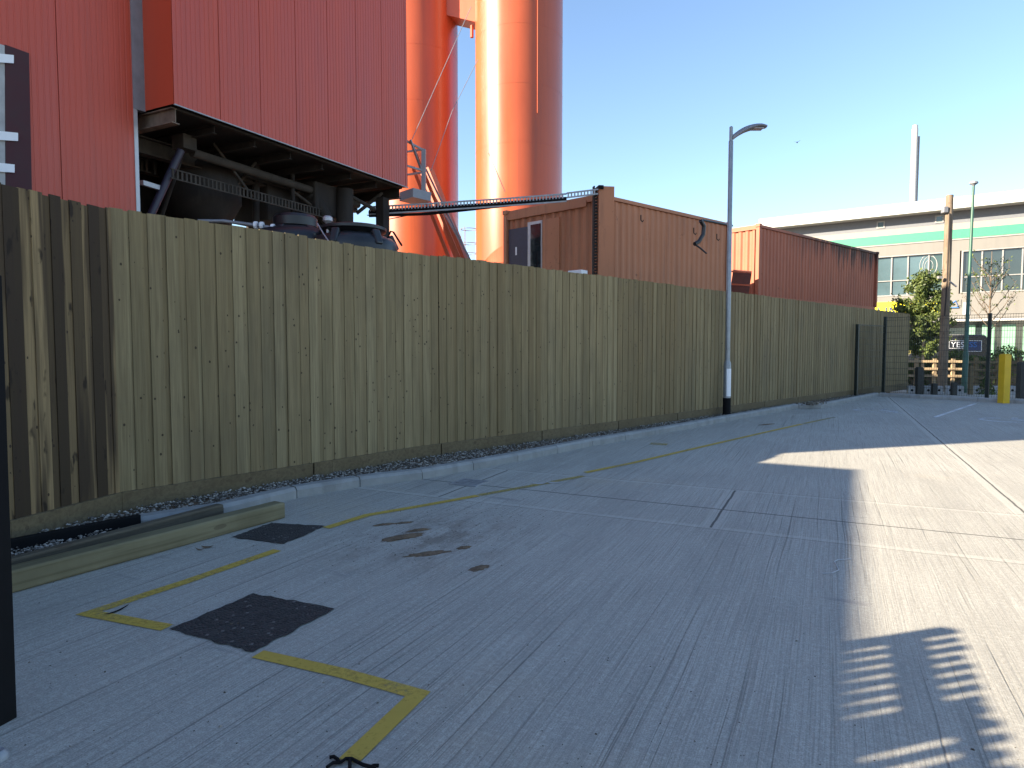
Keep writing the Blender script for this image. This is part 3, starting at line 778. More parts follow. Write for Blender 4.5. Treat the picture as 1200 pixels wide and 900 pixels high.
# machinery under the storey: mixing drum, hopper, gearbox
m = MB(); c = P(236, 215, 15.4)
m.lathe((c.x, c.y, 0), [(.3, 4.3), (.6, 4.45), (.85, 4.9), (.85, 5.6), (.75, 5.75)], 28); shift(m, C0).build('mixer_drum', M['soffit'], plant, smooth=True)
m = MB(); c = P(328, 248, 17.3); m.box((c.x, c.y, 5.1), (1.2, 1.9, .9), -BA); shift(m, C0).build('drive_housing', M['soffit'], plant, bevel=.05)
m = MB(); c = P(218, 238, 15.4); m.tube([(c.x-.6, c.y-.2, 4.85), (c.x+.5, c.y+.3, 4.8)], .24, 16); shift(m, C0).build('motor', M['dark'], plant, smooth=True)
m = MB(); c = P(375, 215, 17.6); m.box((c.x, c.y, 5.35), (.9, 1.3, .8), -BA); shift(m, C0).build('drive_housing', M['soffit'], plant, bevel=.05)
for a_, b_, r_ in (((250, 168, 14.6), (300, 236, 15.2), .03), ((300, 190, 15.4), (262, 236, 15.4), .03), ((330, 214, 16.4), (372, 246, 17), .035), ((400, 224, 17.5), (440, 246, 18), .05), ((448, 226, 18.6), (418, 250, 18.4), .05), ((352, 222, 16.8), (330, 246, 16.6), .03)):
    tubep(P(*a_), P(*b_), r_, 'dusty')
def ladder(a, b, wd, mat, parent, name, org, rung=.12, side=.05):
    """cable ladder standing on edge-ish: two side rails with rungs"""
    d = (b-a); L = d.length; dn = d.normalized(); upv = Vector((0, 0, 1)); 
    m = MB(); o = upv*wd/2
    m.beam(a+o, b+o, .03, side); m.beam(a-o, b-o, .03, side)
    k = int(L/rung)
    for i in range(k):
        p = a+dn*(i+.5)*rung; m.beam(p-o, p+o, .02, rung*.42, up=tuple(dn))
    shift(m, org); return m.build(name, mat, parent)
ladder(P(200, 203, 13.3), P(378, 250, 17.0), .18, M['dusty'], plant, 'cable_ladder', C0, .1, .025)
ladder(P(163, 192, 14.3), P(178, 196, 14.5), .25, M['dusty'], plant, 'cable_ladder', C0, .1, .025)
for k, (a, b) in enumerate((((255, 185, 15), (400, 232, 18.5)), ((285, 205, 15.6), (398, 240, 18)), ((310, 220, 17), (420, 238, 19)))):
    tubep(P(*a), P(*b), .035, 'dusty', 'pipe')
# maroon doorway panel with white straps on the left wall
def Lw(u, v, off=0.0):      # point where the sight line meets the left wall plane
    n_ = -pe; o = W0+n_*off; r = (P(u, v, 10)-Vector((0, 0, EYE))); k = (o-Vector((0, 0, 0))).dot(n_)/(r.dot(n_)); return Vector((0, 0, EYE))+r*k
def wallquad(px, t, name, mat, off=.004):
    m = MB(); pts = [Lw(u, v, off) for u, v in px]; fr = [p-pe*t for p in pts]
    i = len(m.v); m.v += [tuple(p) for p in pts+fr]; n = len(pts)
    m.face(tuple(i+n+k for k in range(n))); 
    for k in range(n): j = (k+1) % n; m.face((i+k, i+j, i+n+j, i+n+k))
    o = shift(m, C0).build(name, mat, plant); b = bmesh.new(); b.from_mesh(o.data); bmesh.ops.recalc_face_normals(b, faces=b.faces); b.to_mesh(o.data); b.free(); return o
wallquad([(-70, 300), (5, 300), (4, 54), (-70, 30)], .04, 'concrete_panel', M['block'])
wallquad([(5.2, 300), (37, 300), (32, 63), (4.2, 53)], .05, 'door_reveal', M['maroon'])
for v0, x1 in ((62, 15), (153, 20), (190, 16)):
    s_ = wallquad([(-40, v0+9), (x1, v0+12.5), (x1, v0+3), (-40, v0-3)], .03, 'strap', M['white'], .06)

# taller nothing: low shed left of the picture (its roof edge gives the near shadow)
SH = MB(); s0 = C0+pe*.83-al*(9.98); 
SH.poly([(p.x, p.y) for p in (s0-al*24, s0, s0+pe*9, s0-al*24+pe*9)], 0, 7.28)
shed = thing('plant_shed', 'lower red steel shed standing left of the tall plant building', 'building', s0)
shift(SH, s0).build('walls', M['clad'], shed)
m = MB(); m.poly([(p.x, p.y) for p in (s0-al*24, s0, s0+pe*9, s0-al*24+pe*9)], 7.283, 7.32); shift(m, s0).build('roof', M['grey_steel'], shed)

# ------------------------------------------------------------------ SILOS
def silo(c, r, label, foot_band=True):
    t = thing('silo', label, 'silo', c, 0, 'orange cement silos behind the plant')
    m = MB(); prof = [(r, .6)]
    z = .6
    prof += [(r, 19), (.3, 20)]
    m.lathe((0, 0, 0), prof, 96); m.build('shell', M['silo'], t, smooth=True)
    z = .6
    while z < 18:
        z += 2.2; m = MB(); m.lathe((0, 0, 0), [(r-.01, z-.006), (r+.004, z-.004), (r+.004, z+.004), (r-.01, z+.006)], 96, False); m.build('weld_seam', M['silo'], t)
    m = MB(); m.lathe((0, 0, 0), [(r+.015, .0), (r+.015, .55), (r+.12, .56), (r+.12, .62)], 64); m.build('base_ring', M['orange'], t, smooth=True)
    return t
SK = 27.5/23.6; c1 = P(608, 300, 27.5); c2 = P(490, 300, 29.2)
R1 = 50.5/780*27.5*.985; R2 = 47.5/780*29.2*.985
silo1 = silo(Vector((c1.x, c1.y, 0)), R1, 'orange steel silo standing alone against the sky, right of the other')
silo2 = silo(Vector((c2.x, c2.y, 0)), R2, 'orange steel silo half hidden by the plant building')
# shroud at the foot of the right silo
m = MB(); prof = [(R1+.02, 3.95), (R1+.10, 4.0), (R1+.16, 4.25), (R1+.03, 4.95)]
m.lathe((0, 0, 0), [(R1+.012, 4.75), (R1+.06, 4.76), (R1+.06, 4.84), (R1+.012, 4.85)], 64); m.build('collar', M['orange'], silo1, smooth=True)
m = MB(); pts = []
a0 = radians(215)
for k in range(20):
    a = radians(222+k*2.6); rr = R1+.10; z1 = 4.87+.72*sin(pi*min(1, (k+1)/22)/1.6)
    pts.append((rr*cos(a), rr*sin(a), z1))
for k in range(19):
    a, b = pts[k], pts[k+1]; m.quad((a[0]*.97, a[1]*.97, 4.86), (b[0]*.97, b[1]*.97, 4.86), b, a)
hat = m.build('access_hood', M['orange'], silo1)
md = hat.modifiers.new('solid', 'SOLIDIFY'); md.thickness = .03
# thin pipe up the right silo and rings of the ladder on its left
m = MB(); a = radians(-90+23); m.tube([((R1+.02)*cos(a), (R1+.02)*sin(a), 10.5), ((R1+.02)*cos(a), (R1+.02)*sin(a), 19)], .02, 8); m.build('vent_pipe', M['silo'], silo1)
lad = MB(); lx = -R1-.3
for z in (4.86, 5.44, 5.85, 6.43):
    ring = [(lx+.32*cos(t), .1+.34*sin(t), z) for t in [radians(x) for x in range(0, 361, 24)]]
    lad.tube(ring, .014, 6, False)
for t in (120, 180, 240):
    lad.tube([(lx+.32*cos(radians(t)), .1+.34*sin(radians(t)), 3.6), (lx+.32*cos(radians(t)), .1+.34*sin(radians(t)), 6.5)], .012, 6)
lad.build('ladder_cage', M['grey_steel'], silo1)
m = MB(); m.box((-R1-.35, 0, 4.3), (.8, .7, .45)); m.build('service_box', M['orange'], silo1)
# link between the silos at the top
m = MB(); a = P(534, 10, 28.6); b = P(560, 20, 28.1)
m.beam(a-Vector((.3, 0, 0)), b+Vector((.3, 0, 0)), .9, .84); m.tube([P(553, 30, 28), P(553, 44, 28)], .07, 8)
tag(m.build('silo_link', M['orange']), 'orange box beam joining the two silos near the top edge', 'beam')
def cable(pts, r, label, mat='dark', cat='cable', name='cable'):
    m = MB(); m.tube(pts, r, 6); return tag(m.build(name, M[mat], smooth=True), label, cat)
cable([P(483, 163, 21), P(520, 80, 22), P(552, 8, 23)], .012, 'thin guy wire rising from the platform to the silo link, upper one', 'grey_steel', 'wire', 'guy_wire')
cable([P(505, 200, 21), P(530, 130, 21.8), P(560, 70, 22.4)], .012, 'thin guy wire crossing between the silos, lower one', 'grey_steel', 'wire', 'guy_wire')
cable([P(572, 178, 22), P(592, 225, 21.2)], .01, 'thin wire hanging down the sunlit face of the right silo', 'grey_steel', 'wire', 'guy_wire')

# platform at the end of the plant building
pf = thing('service_platform', 'dark grey steel platform with railings at the end of the red building', 'platform', P(490, 238, 19.3))
o = pf.location
def addp(segs, nm, mat, wd=.05):
    m = MB()
    for a, b in segs: m.beam(P(*a), P(*b), wd, wd)
    shift(m, o); m.build(nm, M[mat], pf)
addp((((496.5, 175, 19.4), (496.5, 238, 19.4)),), 'post', 'grey_steel', .12)
addp((((476, 165, 19), (496, 176, 19.4)), ((476, 178, 20), (496, 175, 19.4))), 'top_rail', 'grey_steel', .05)
addp((((476, 194, 19), (496, 200, 19.4)), ((476, 205, 20), (496, 202, 19.4))), 'mid_rail', 'grey_steel', .05)
m = MB(); a, b = P(476, 228, 19), P(497, 233, 19.4); m.beam(a, b, .7, .25); shift(m, o).build('deck_beam', M['grey_steel'], pf)
addp((((481, 164, 19), (495, 203, 19.6)),), 'diagonal', 'grey_steel', .05)

# inclined orange conveyor casing with rails
cv = thing('inclined_stair', 'orange inclined stair casing running down in front of the left silo', 'stair', P(545, 300, 21.5))
o = cv.location
def inc(name, a, b, wd, h, mat, up_=(0, 0, 1)):
    m = MB(); m.beam(P(*a), P(*b), wd, h, up_); shift(m, o); return m.build(name, M[mat], cv)
inc('casing', (500, 200, 21.8), (549, 322, 21.2), .35, .34, 'orange')
inc('stringer', (484, 196, 21.1), (526, 302, 20.7), .06, .10, 'orange')
inc('stringer', (484, 172, 21.1), (538, 302, 20.7), .06, .10, 'orange')
inc('handrail', (499, 198, 21.0), (551, 305, 20.6), .05, .05, 'grey_steel')
inc('handrail', (500, 214, 21.3), (549, 300, 20.9), .05, .05, 'galv_dull')

# ------------------------------------------------------------------ CONTAINERS
def corr(m, a, d, nrm, L, z0, z1, pitch=.28, depth=.036):
    """trapezoid corrugation between rails"""
    prof = []; x = 0
    while x < L-.01:
        prof += [(x, 0), (min(L, x+pitch*.28), 0), (min(L, x+pitch*.5), -depth), (min(L, x+pitch*.78), -depth)]; x += pitch
    prof.append((L, 0)); ids = []
    for x, o_ in prof:
        p = a+d*x+nrm*o_; ids.append((m.vert((p.x, p.y, z0)), m.vert((p.x, p.y, z1))))
    for (b0, t0), (b1, t1) in zip(ids[:-1], ids[1:]): m.face((b0, b1, t1, t0))
def container(org, ds, L, de, W_, z0, z1, mat, label, open_front=None):
    t = thing('container', label, 'container', up(org, z0), 0, 'steel containers behind the fence')
    oo = up(org, z0); ns = Vector((ds.y, -ds.x, 0)); ne = Vector((-de.y, de.x, 0))
    if ne.dot(ds) > 0: ne = -ne
    hh = z1-z0
    def bld(m, nm, mt=mat, **k): return shift(m, oo).build(nm, M[mt] if isinstance(mt, str) else mt, t, **k)
    m = MB(); corr(m, org+ds*.16, ds, ns, L-.32, z0+.14, z1-.12); o1 = bld(m, 'side_wall')
    m = MB(); corr(m, org+de*.16, de, ne, W_-.32, z0+.14, z1-.18, .30, .045); o2 = bld(m, 'end_wall')
    for o_, n_ in ((o1, ns), (o2, ne)):
        if o_.data.polygons[0].normal.dot(n_) < 0: o_.data.flip_normals()
    i_ = .06
    q = [org+ds*i_+de*i_, org+ds*(L-i_)+de*i_, org+ds*(L-i_)+de*(W_-i_), org+ds*i_+de*(W_-i_)]
    m = MB(); m.poly([(p.x, p.y) for p in q], z0+.03, z1-.05); bld(m, 'inner_shell')
    for p in (org, org+ds*L, org+ds*L+de*W_, org+de*W_):
        m = MB(); m.box(up(p, (z0+z1)/2), (.15, .15, hh-.24), math.atan2(ds.y, ds.x)); bld(m, 'corner_post', bevel=.01)
    for z, h_ in ((z1-.06, .10), (z0+.07, .14)):
        for o_ in (Vector(), de*W_):
            m = MB(); m.beam(up(org+o_+ds*.09, z), up(org+o_+ds*(L-.09), z), .08, h_); bld(m, 'side_rail')
    for z, h_ in ((z1-.10, .17), (z0+.07, .14)):
        for o_ in (Vector(), ds*L):
            m = MB(); m.beam(up(org+o_+de*.09, z), up(org+o_+de*(W_-.09), z), .08, h_); bld(m, 'end_rail')
    for p in (org, org+ds*L, org+ds*L+de*W_, org+de*W_):
        m = MB(); m.box(up(p, z1-.045), (.19, .19, .13), math.atan2(ds.y, ds.x)); bld(m, 'corner_casting', bevel=.01)
    for p in (org+ds*.1+de*.1, org+ds*(L-.1)+de*.1, org+ds*(L-.1)+de*(W_-.1), org+ds*.1+de*(W_-.1)):
        m = MB(); m.box(up(p, (z0-.16)/2), (.3, .3, z0+.16), math.atan2(ds.y, ds.x)); bld(m, 'trestle_leg', 'grey_steel')
    return t, oo, bld
ds = Vector((.752, .659, 0)).normalized(); de1 = Vector((-.728, .686, 0)).normalized()
org1 = Vector((2.46, 19.0, 0))
t1, oo1, b1 = container(org1, ds, 6.75, de1, 3.62, 3.25, 5.92, 'cont1', 'orange site container with a navy door and a window in its end')
ne1 = Vector((-de1.y, de1.x, 0)); ne1 = -ne1 if ne1.dot(ds) > 0 else ne1
def endbox(s0, s1, z0, z1, o0, o1, nm, mt, **k):
    m = MB(); p = [org1+de1*s0+ne1*o0, org1+de1*s1+ne1*o0, org1+de1*s1+ne1*o1, org1+de1*s0+ne1*o1]
    m.poly([(q.x, q.y) for q in p], z0, z1); return b1(m, nm, mt, **k)
def es(u):   # distance along the end for a photo column
    k = (u-600)/F; return (org1.x-k*org1.y)/(k*de1.y-de1.x)
endbox(es(618.5), es(597), 3.4, 5.33, .0, .03, 'door', 'navy')
endbox(es(635.5), es(619), 3.4, 5.45, .0, .035, 'window_frame', 'trim')
endbox(es(634.2), es(622.5), 3.45, 5.36, .036, .045, 'window_glass', 'glass')
endbox(es(656), es(636.5), 3.45, 5.45, .0, .05, 'shutter', 'cont1')
endbox(es(606.5), es(604.8), 4.5, 4.75, .031, .04, 'notice', 'white')
endbox(es(687), es(594), 5.62, 5.80, .0, .06, 'end_header', 'cont1')
# air unit just above the fence
m = MB(); c = P(677, 318, 18.4); m.box((c.x, c.y, c.z-.08), (.45, .3, .2), -.7); aw = m.build('roof_vent', M['white'], bevel=.01)
tag(aw, 'small white box peeping over the fence below the container door', 'vent')
# pillar with cable ladder at the near corner
pc = P(708, 300, 18.75); pil = thing('cable_riser', 'orange boxed pillar with a dark cable ladder at the container corner', 'pillar', (pc.x, pc.y, 0))
m = MB(); m.box((0, 0, 3.0), (.44, .40, 6.04), 0.15); m.build('casing', M['cont1'], pil, bevel=.01)
m = MB()
for i in range(30): m.box((-.27, -.1, 3.4+i*.085), (.08, .12, .045), .15)
m.box((-.31, -.04, 4.5), (.03, .16, 3.1), .15); m.build('cable_ladder', M['soffit'], pil)
m = MB(); m.box((-.17, -.03, 5.98), (.14, .5, .1), .15); m.build('cap', M['dark'], pil)
t2, oo2, b2 = container(Vector((9.64, 26.3, 0)), ds, 11.75, Vector((-.659, .752, 0)).normalized(), 2.44, 3.5, 6.4, 'cont2', 'long dark-streaked red container right of the lamp post')
t3 = thing('steel_landing', 'dark red landing with two rails between the containers', 'landing', P(868, 335, 25.6)); o = t3.location
for v in (318, 333):
    m = MB(); m.beam(P(856, v, 25.9), P(880, v+1.5, 25.6), .05, .06); shift(m, o).build('rail', M['orange'], t3)
m = MB(); a, b = P(857, 331, 26.1), P(879, 333, 25.9); m.beam(a, b, .06, 1.0); shift(m, o).build('panel', M['redpanel'], t3)
# cable ladder from the plant to the pillar
tr = thing('cable_tray', 'long galvanised cable ladder spanning from the plant to the orange container', 'cable tray', P(548, 240, 18.8)); o = tr.location
pts = [P(432, 247, 18.7), P(500, 243, 18.6), P(585, 237.5, 18.6), P(664, 231.5, 18.6)]
for a, b in zip(pts[:-1], pts[1:]): ladder(a, b, .20, M['galv_dull'], tr, 'ladder_section', o, .09, .04)
ladder(P(664, 229, 18.5), P(701, 224.5, 18.5), .12, M['galv_dull'], tr, 'ladder_section', o, .09, .04)
m = MB(); pp = [p+Vector((0, .05, -.13)) for p in pts]; m.tube([pp[0], pp[1]+Vector((0, 0, -.04)), pp[2]+Vector((0, 0, .04)), pp[3]+Vector((0, 0, .12))], .04, 8)
m.tube([p+Vector((0, .02, -.05)) for p in pts], .045, 8); m.tube([p+Vector((0, .06, .0)) for p in pts], .035, 8); shift(m, o).build('cable_bundle', M['dark'], tr, smooth=True)
cable([P(430, 252, 18.7), P(455, 257, 18.7), P(490, 250, 18.7), P(548, 245, 18.6)], .012, 'slack black cable sagging under the cable ladder')
# hose on the container side
m = MB(); m.tube([P(858, 264.5, 22.4), P(840, 261, 21.6), P(824, 258, 20.9), P(821, 259, 20.8)], .035, 8)
m.tube([P(821, 258.5, 20.8), P(825, 265, 20.9), P(824, 275, 20.9), P(819, 283, 20.8), P(814, 286, 20.7)], .065, 10)
m.tube([P(814, 286, 20.7), P(821, 291, 20.75), P(828, 297, 20.8)], .028, 8)
hz = m.build('hose', M['plastic'], smooth=True); tag(hz, 'black hose bent down over the top edge of the orange container', 'hose')
hooks = thing('lashing_hooks', 'row of small dark lashing hooks on the orange container side', 'hooks', P(750, 262, 19.9)); o = hooks.location
for u, v, Y in ((751, 252, 19.9), (813, 267, 21.6), (840, 274, 22.4)):
    m = MB(); m.tube([P(u, v, Y), P(u, v+6, Y), P(u+2, v+8, Y), P(u+3, v+6, Y)], .018, 6); shift(m, o).build('hook', M['soffit'], hooks)

# ------------------------------------------------------------------ WATER TANKS
def tank(u, v, Y, r, label, dome=.35, lid=.35, lh=.22):
    top = P(u, v, Y); t = thing('water_tank', label, 'tank', (top.x, top.y, 0), 0, 'black plastic water tanks behind the fence')
    zt = top.z-lh; m = MB()
    prof = [(r*.98, -.1), (r, 0), (r+.03, zt*.5), (r, zt*.52), (r, zt-dome-.1), (r*.97, zt-dome), (r*.88, zt-dome*.62), (r*.6, zt-dome*.25), (lid+.02, zt)]
    m.lathe((0, 0, 0), prof, 48); m.build('body', M['plastic'], t, smooth=True)
    m = MB(); m.lathe((0, 0, zt), [(lid, 0), (lid+.03, .02), (lid+.03, lh*.7), (lid-.02, lh*.92), (lid*.6, lh), (.01, lh)], 36); m.build('lid', M['plastic'], t, smooth=True)
    for k in range(6):
        a = k*pi/3+.3; m = MB(); m.beam((r*.99*cos(a), r*.99*sin(a), zt-dome-.1), ((lid+.1)*cos(a), (lid+.1)*sin(a), zt-.04), .16, .10); m.build('rib', M['plastic'], t, bevel=.03)
    return t
tank(346, 252, 13.5, 1.02, 'black plastic water tank with the round raised lid, left one', .24, .40, .26)
tank(414, 266, 13.0, .84, 'black plastic water tank with a wide flat top, right one', .22, .60, .10)
m = MB(); m.tube([P(232, 259, 12.8), P(262, 259, 12.9), P(300, 264, 13), P(326, 268, 13)], .035, 10); pp_ = m.build('water_pipe', M['grey_steel'], smooth=True); tag(pp_, 'grey pipe with white couplings leading to the left water tank', 'pipe')
for u, v in ((300, 264), (307, 264.5), (320, 267)):
    m = MB(); a = P(u, v, 13); m.tube([a-Vector((.03, 0, 0)), a+Vector((.03, 0, 0))], .075, 12); shift(m, (0, 0, 0)).build('coupling', M['white'], pp_)
m = MB(); a = P(384, 259, 12.6); m.lathe(a, [(.03, -.3), (.035, -.05), (.09, .0), (.09, .06), (.06, .09)], 20); tag(m.build('vent_cap', M['trim'], smooth=True), 'small pale mushroom vent cap between the two water tanks', 'vent')
cable([P(454, 279, 12.6), P(458, 271, 12.6), P(461, 272, 12.6), P(471, 288, 12.6)], .02, 'short black cable looping off the right edge of the tanks')
cable([P(372, 262, 12.4), P(379, 274, 12.2), P(386, 284, 12)], .012, 'thin pale rope tied between the two water tanks', 'trim', 'rope', 'rope')

# ------------------------------------------------------------------ LAMP POST
bx = P(851.5, 484, 15.0)
lp = thing('street_lamp', 'tall galvanised lamp post with a curved head rising behind the kerb', 'lamp post', (bx.x, bx.y, .1))
lp.rotation_euler = (0, radians(-.1), 0)
def lat(nm, mat, prof): m = MB(); m.lathe((0, 0, 0), prof, 24); return m.build(nm, M[mat], lp, smooth=True)
lat('base_sleeve', 'dark', [(.088, -.1), (.088, .36)])
lat('lower_column', 'galv', [(.081, .361), (.081, 1.12), (.06, 1.2)])
lat('upper_column', 'galv', [(.054, 1.2), (.05, 6.05), (.045, 6.06)])
lat('spigot', 'galv', [(.038, 6.061), (.038, 6.36), (.01, 6.38)])
m = MB(); m.lathe((0, 0, .40), [(.083, 0), (.083, .62)], 10, False, radians(-115), radians(-15)); m.build('sticker', M['white'], lp, smooth=True)
m = MB(); rings = []; n = 14; hl = .74
for k in range(13):
    t = k/12; x = .03+hl*t; z = 6.10+.30*(1-(1-t)**2.2)-.045*t; wv = .04+.12*sin(min(1, t*1.25)*pi/2)-(.07*max(0, t-.85)/.15); th = .09-.045*t+.02*sin(pi*t)
    ring = []
    for j in range(n):
        a = 2*pi*j/n; ring.append(m.vert((x, wv*cos(a), z+th*(sin(a) if sin(a) > 0 else .35*sin(a)))))
    rings.append(ring)
for a, b in zip(rings[:-1], rings[1:]):
    for j in range(n): m.face((a[j], a[(j+1) % n], b[(j+1) % n], b[j]))
m.face(tuple(reversed(rings[0]))); m.face(tuple(rings[-1]))
hd = m.build('lamp_head', M['grey_steel'], lp, smooth=True)
m = MB(); m.box((.52, 0, 6.315), (.34, .2, .012)); m.build('light_panel', M['trim'], hd)

# ------------------------------------------------------------------ MESH FENCE
mf = thing('mesh_fence', 'dark green wire mesh fence with slim posts behind the far kerb', 'fence', (12.6, 22.5, 0)); MO = mf.location.copy()
Bp = Vector((12.55, 22.45, 0)); Cp = Vector((14.42, 20.15, 0)); dm_ = (Cp-Bp).normalized()
Ap = Vector((10.95, 21.15, 0))
def mpost(p, h):
    m = MB(); m.box((p.x, p.y, h/2-.05), (.07, .09, h+.1), .6); shift(m, MO).build('post', M['black_mesh'], mf)
def mpanel(a, b, h):
    d = b-a; L = d.length; dn = d.normalized(); m = MB(); x = .05
    while x < L-.03:
        p = a+dn*x; m.beam(up(p, .08), up(p, h), .006, .006, tuple(dn)); x += .066
    z = .1
    while z < h:
        m.beam(up(a, z), up(b, z), .007, .008); z += .2
    m.beam(up(a, h-.01), up(b, h-.01), .01, .012)
    shift(m, MO).build('mesh_panel', M['black_mesh'], mf)
mpost(Ap, 2.33); mpanel(Ap, Bp, 2.33)
p = Bp
for k in range(5):
    q = Bp+dm_*2.96*(k+1); mpost(p, 2.63); mpanel(p, q, 2.60); p = q
# yellow bollard
q = G(1176, 467.5, .12); m = MB(); m.box((0, 0, .68), (.21, .21, 1.42)); m.box((0, 0, 1.402), (.17, .17, .025)); yb = m.build('yellow_bollard', M['yellow'], bevel=.012); yb.location = (q.x, q.y, 0); yb.rotation_euler = (0, 0, .15)
tag(yb, 'tall square yellow bollard standing against the far kerb', 'bollard')

# ------------------------------------------------------------------ beyond the mesh fence
a, b = P(1103.5, 466, 26), P(1113, 229, 26.6)
m = MB(); m.tube([(0, 0, -.3), (b.x-a.x, b.y-a.y, b.z+.1)], [.17, .13], 18); wp = m.build('wooden_pole', M['wpole'], smooth=True); wp.location = (a.x, a.y, -.1)
tag(wp, 'weathered wooden utility pole beside the leafy tree', 'pole')
m = MB(); c = P(1107, 246, 26.5)-wp.location; m.box(c, (.18, .2, .24)); m.build('junction_box', M['grey_steel'], wp, bevel=.02)
m = MB(); c = P(1101.5, 325, 26.2)-wp.location; m.box(c, (.16, .1, .1)); m.build('step_iron', M['frame'], wp)
m = MB(); m.beam(P(1113, 330, 26.2)-wp.location, P(1121, 336, 26.2)-wp.location, .05, .05); m.build('stay', M['grey_steel'], wp)
m = MB(); c = wp.location; m.tube([P(1113, 250, 26.4)-c, P(1110, 330, 26.1)-c, P(1107, 370, 26)-c], .025, 6); m.build('riser_cable', M['soffit'], wp)
a, b = P(1129.5, 463, 25.2), P(1141, 217, 25.6)
gl = thing('green_lamp_column', 'slim green lamp column with a small flat top lamp', 'lamp post', (a.x, a.y, 0))
dx = Vector((b.x-a.x, b.y-a.y, b.z))
m = MB(); m.tube([(0, 0, -.2), dx*.18, dx*.185, dx], [.105, .10, .072, .045], 16); m.build('column', M['greenp'], gl, smooth=True)
m = MB(); m.lathe(dx, [(.04, -.05), (.06, .0), (.15, .06), (.15, .11), (.10, .15), (.01, .16)], 24); m.build('lamp_head', M['galv_dull'], gl, smooth=True)

# post and rail fence
def prail(u0, u1, Y0, Y1, label, posts, tops=(424, 433, 441), mat='rail', ph=1.12):
    A_, B_ = P(u0, 407, Y0), P(u1, 407, Y1); A_.z = B_.z = 0; t = thing('rail_fence', label, 'fence', A_)
    for z in (1.0, .68, .38):
        m = MB(); m.beam(up(A_, z), up(B_, z), .05, .1); shift(m, A_).build('rail', M[mat], t)
    for i in range(posts):
        p = A_.lerp(B_, (i+.5)/posts); m = MB(); m.box(up(p, ph/2-.15)+Vector((.0, .09, 0)), (.14, .1, ph+.3)); shift(m, A_).build('post', M[mat], t)
prail(1045, 1130, 29, 28.2, 'pale sunlit timber rail fence below the leafy tree', 4)
prail(1134, 1290, 27, 26.0, 'timber rail fence toned darker brown for shade, behind the yellow bollard', 6, mat='gboard', ph=1.2)  # darker timber than the sunlit fence, shade put into its colour
def dpost(u, v0, v1, Y, wd, label, mat='darkpost'):
    a = P(u, v1, Y); b_ = P(u, v0, Y); m = MB(); m.box((0, 0, b_.z/2-.1), (wd, wd, b_.z+.2)); m.box((0, 0, b_.z+.01), (wd*.8, wd*.8, .03)); o = m.build('timber_bollard', M[mat], bevel=.01); o.location = (a.x, a.y, 0)
    tag(o, label, 'bollard', 'square timber bollards beyond the mesh fence')
dpost(1076.5, 431, 462, 24.4, .22, 'tallest dark square timber bollard, nearest the end of the boarded fence')
dpost(1094.5, 450, 462, 24.2, .16, 'short dark timber bollard just left of the wooden pole')
dpost(1117.5, 449, 462, 24.0, .16, 'short dark timber bollard between the wooden pole and the green column')
dpost(1137, 430, 463, 24.2, .13, 'slim brown timber post just right of the green column', 'gboard')
dpost(1196, 425, 465, 22.5, .2, 'dark square timber bollard at the right edge of the picture')
blk = MB(); blk.box((0, 0, .09), (.26, .3, .36)); 
first = None
for k, (u, lab) in enumerate(((1068, 'first pale concrete block beside the boarded fence end'), (1087, 'pale concrete block between the tallest bollard and the wooden pole'), (1099.5, 'pale concrete block touching the left of the wooden pole'), (1112.5, 'pale concrete block just right of the wooden pole'),
        (1123.5, 'pale concrete block just left of the green column'), (1143.5, 'pale concrete block left of the cone-shaped shrub'), (1169, 'pale concrete block behind the yellow bollard'), (1185, 'pale concrete block right of the yellow bollard'))):
    if first is None:
        o = first = blk.build('concrete_block', M['block'], bevel=.015)
        h = MB(); h.tube([(0, -.153, .12), (0, -.149, .12)], .045, 12); h.build('lifting_hole', M['dark'], o)
    else: o = copy_tree(first)
    q = P(u, 460, 24.6); o.location = (q.x, q.y, -.1); o.rotation_euler = (0, 0, -.4); tag(o, lab, 'block', 'row of concrete blocks beyond the mesh fence')

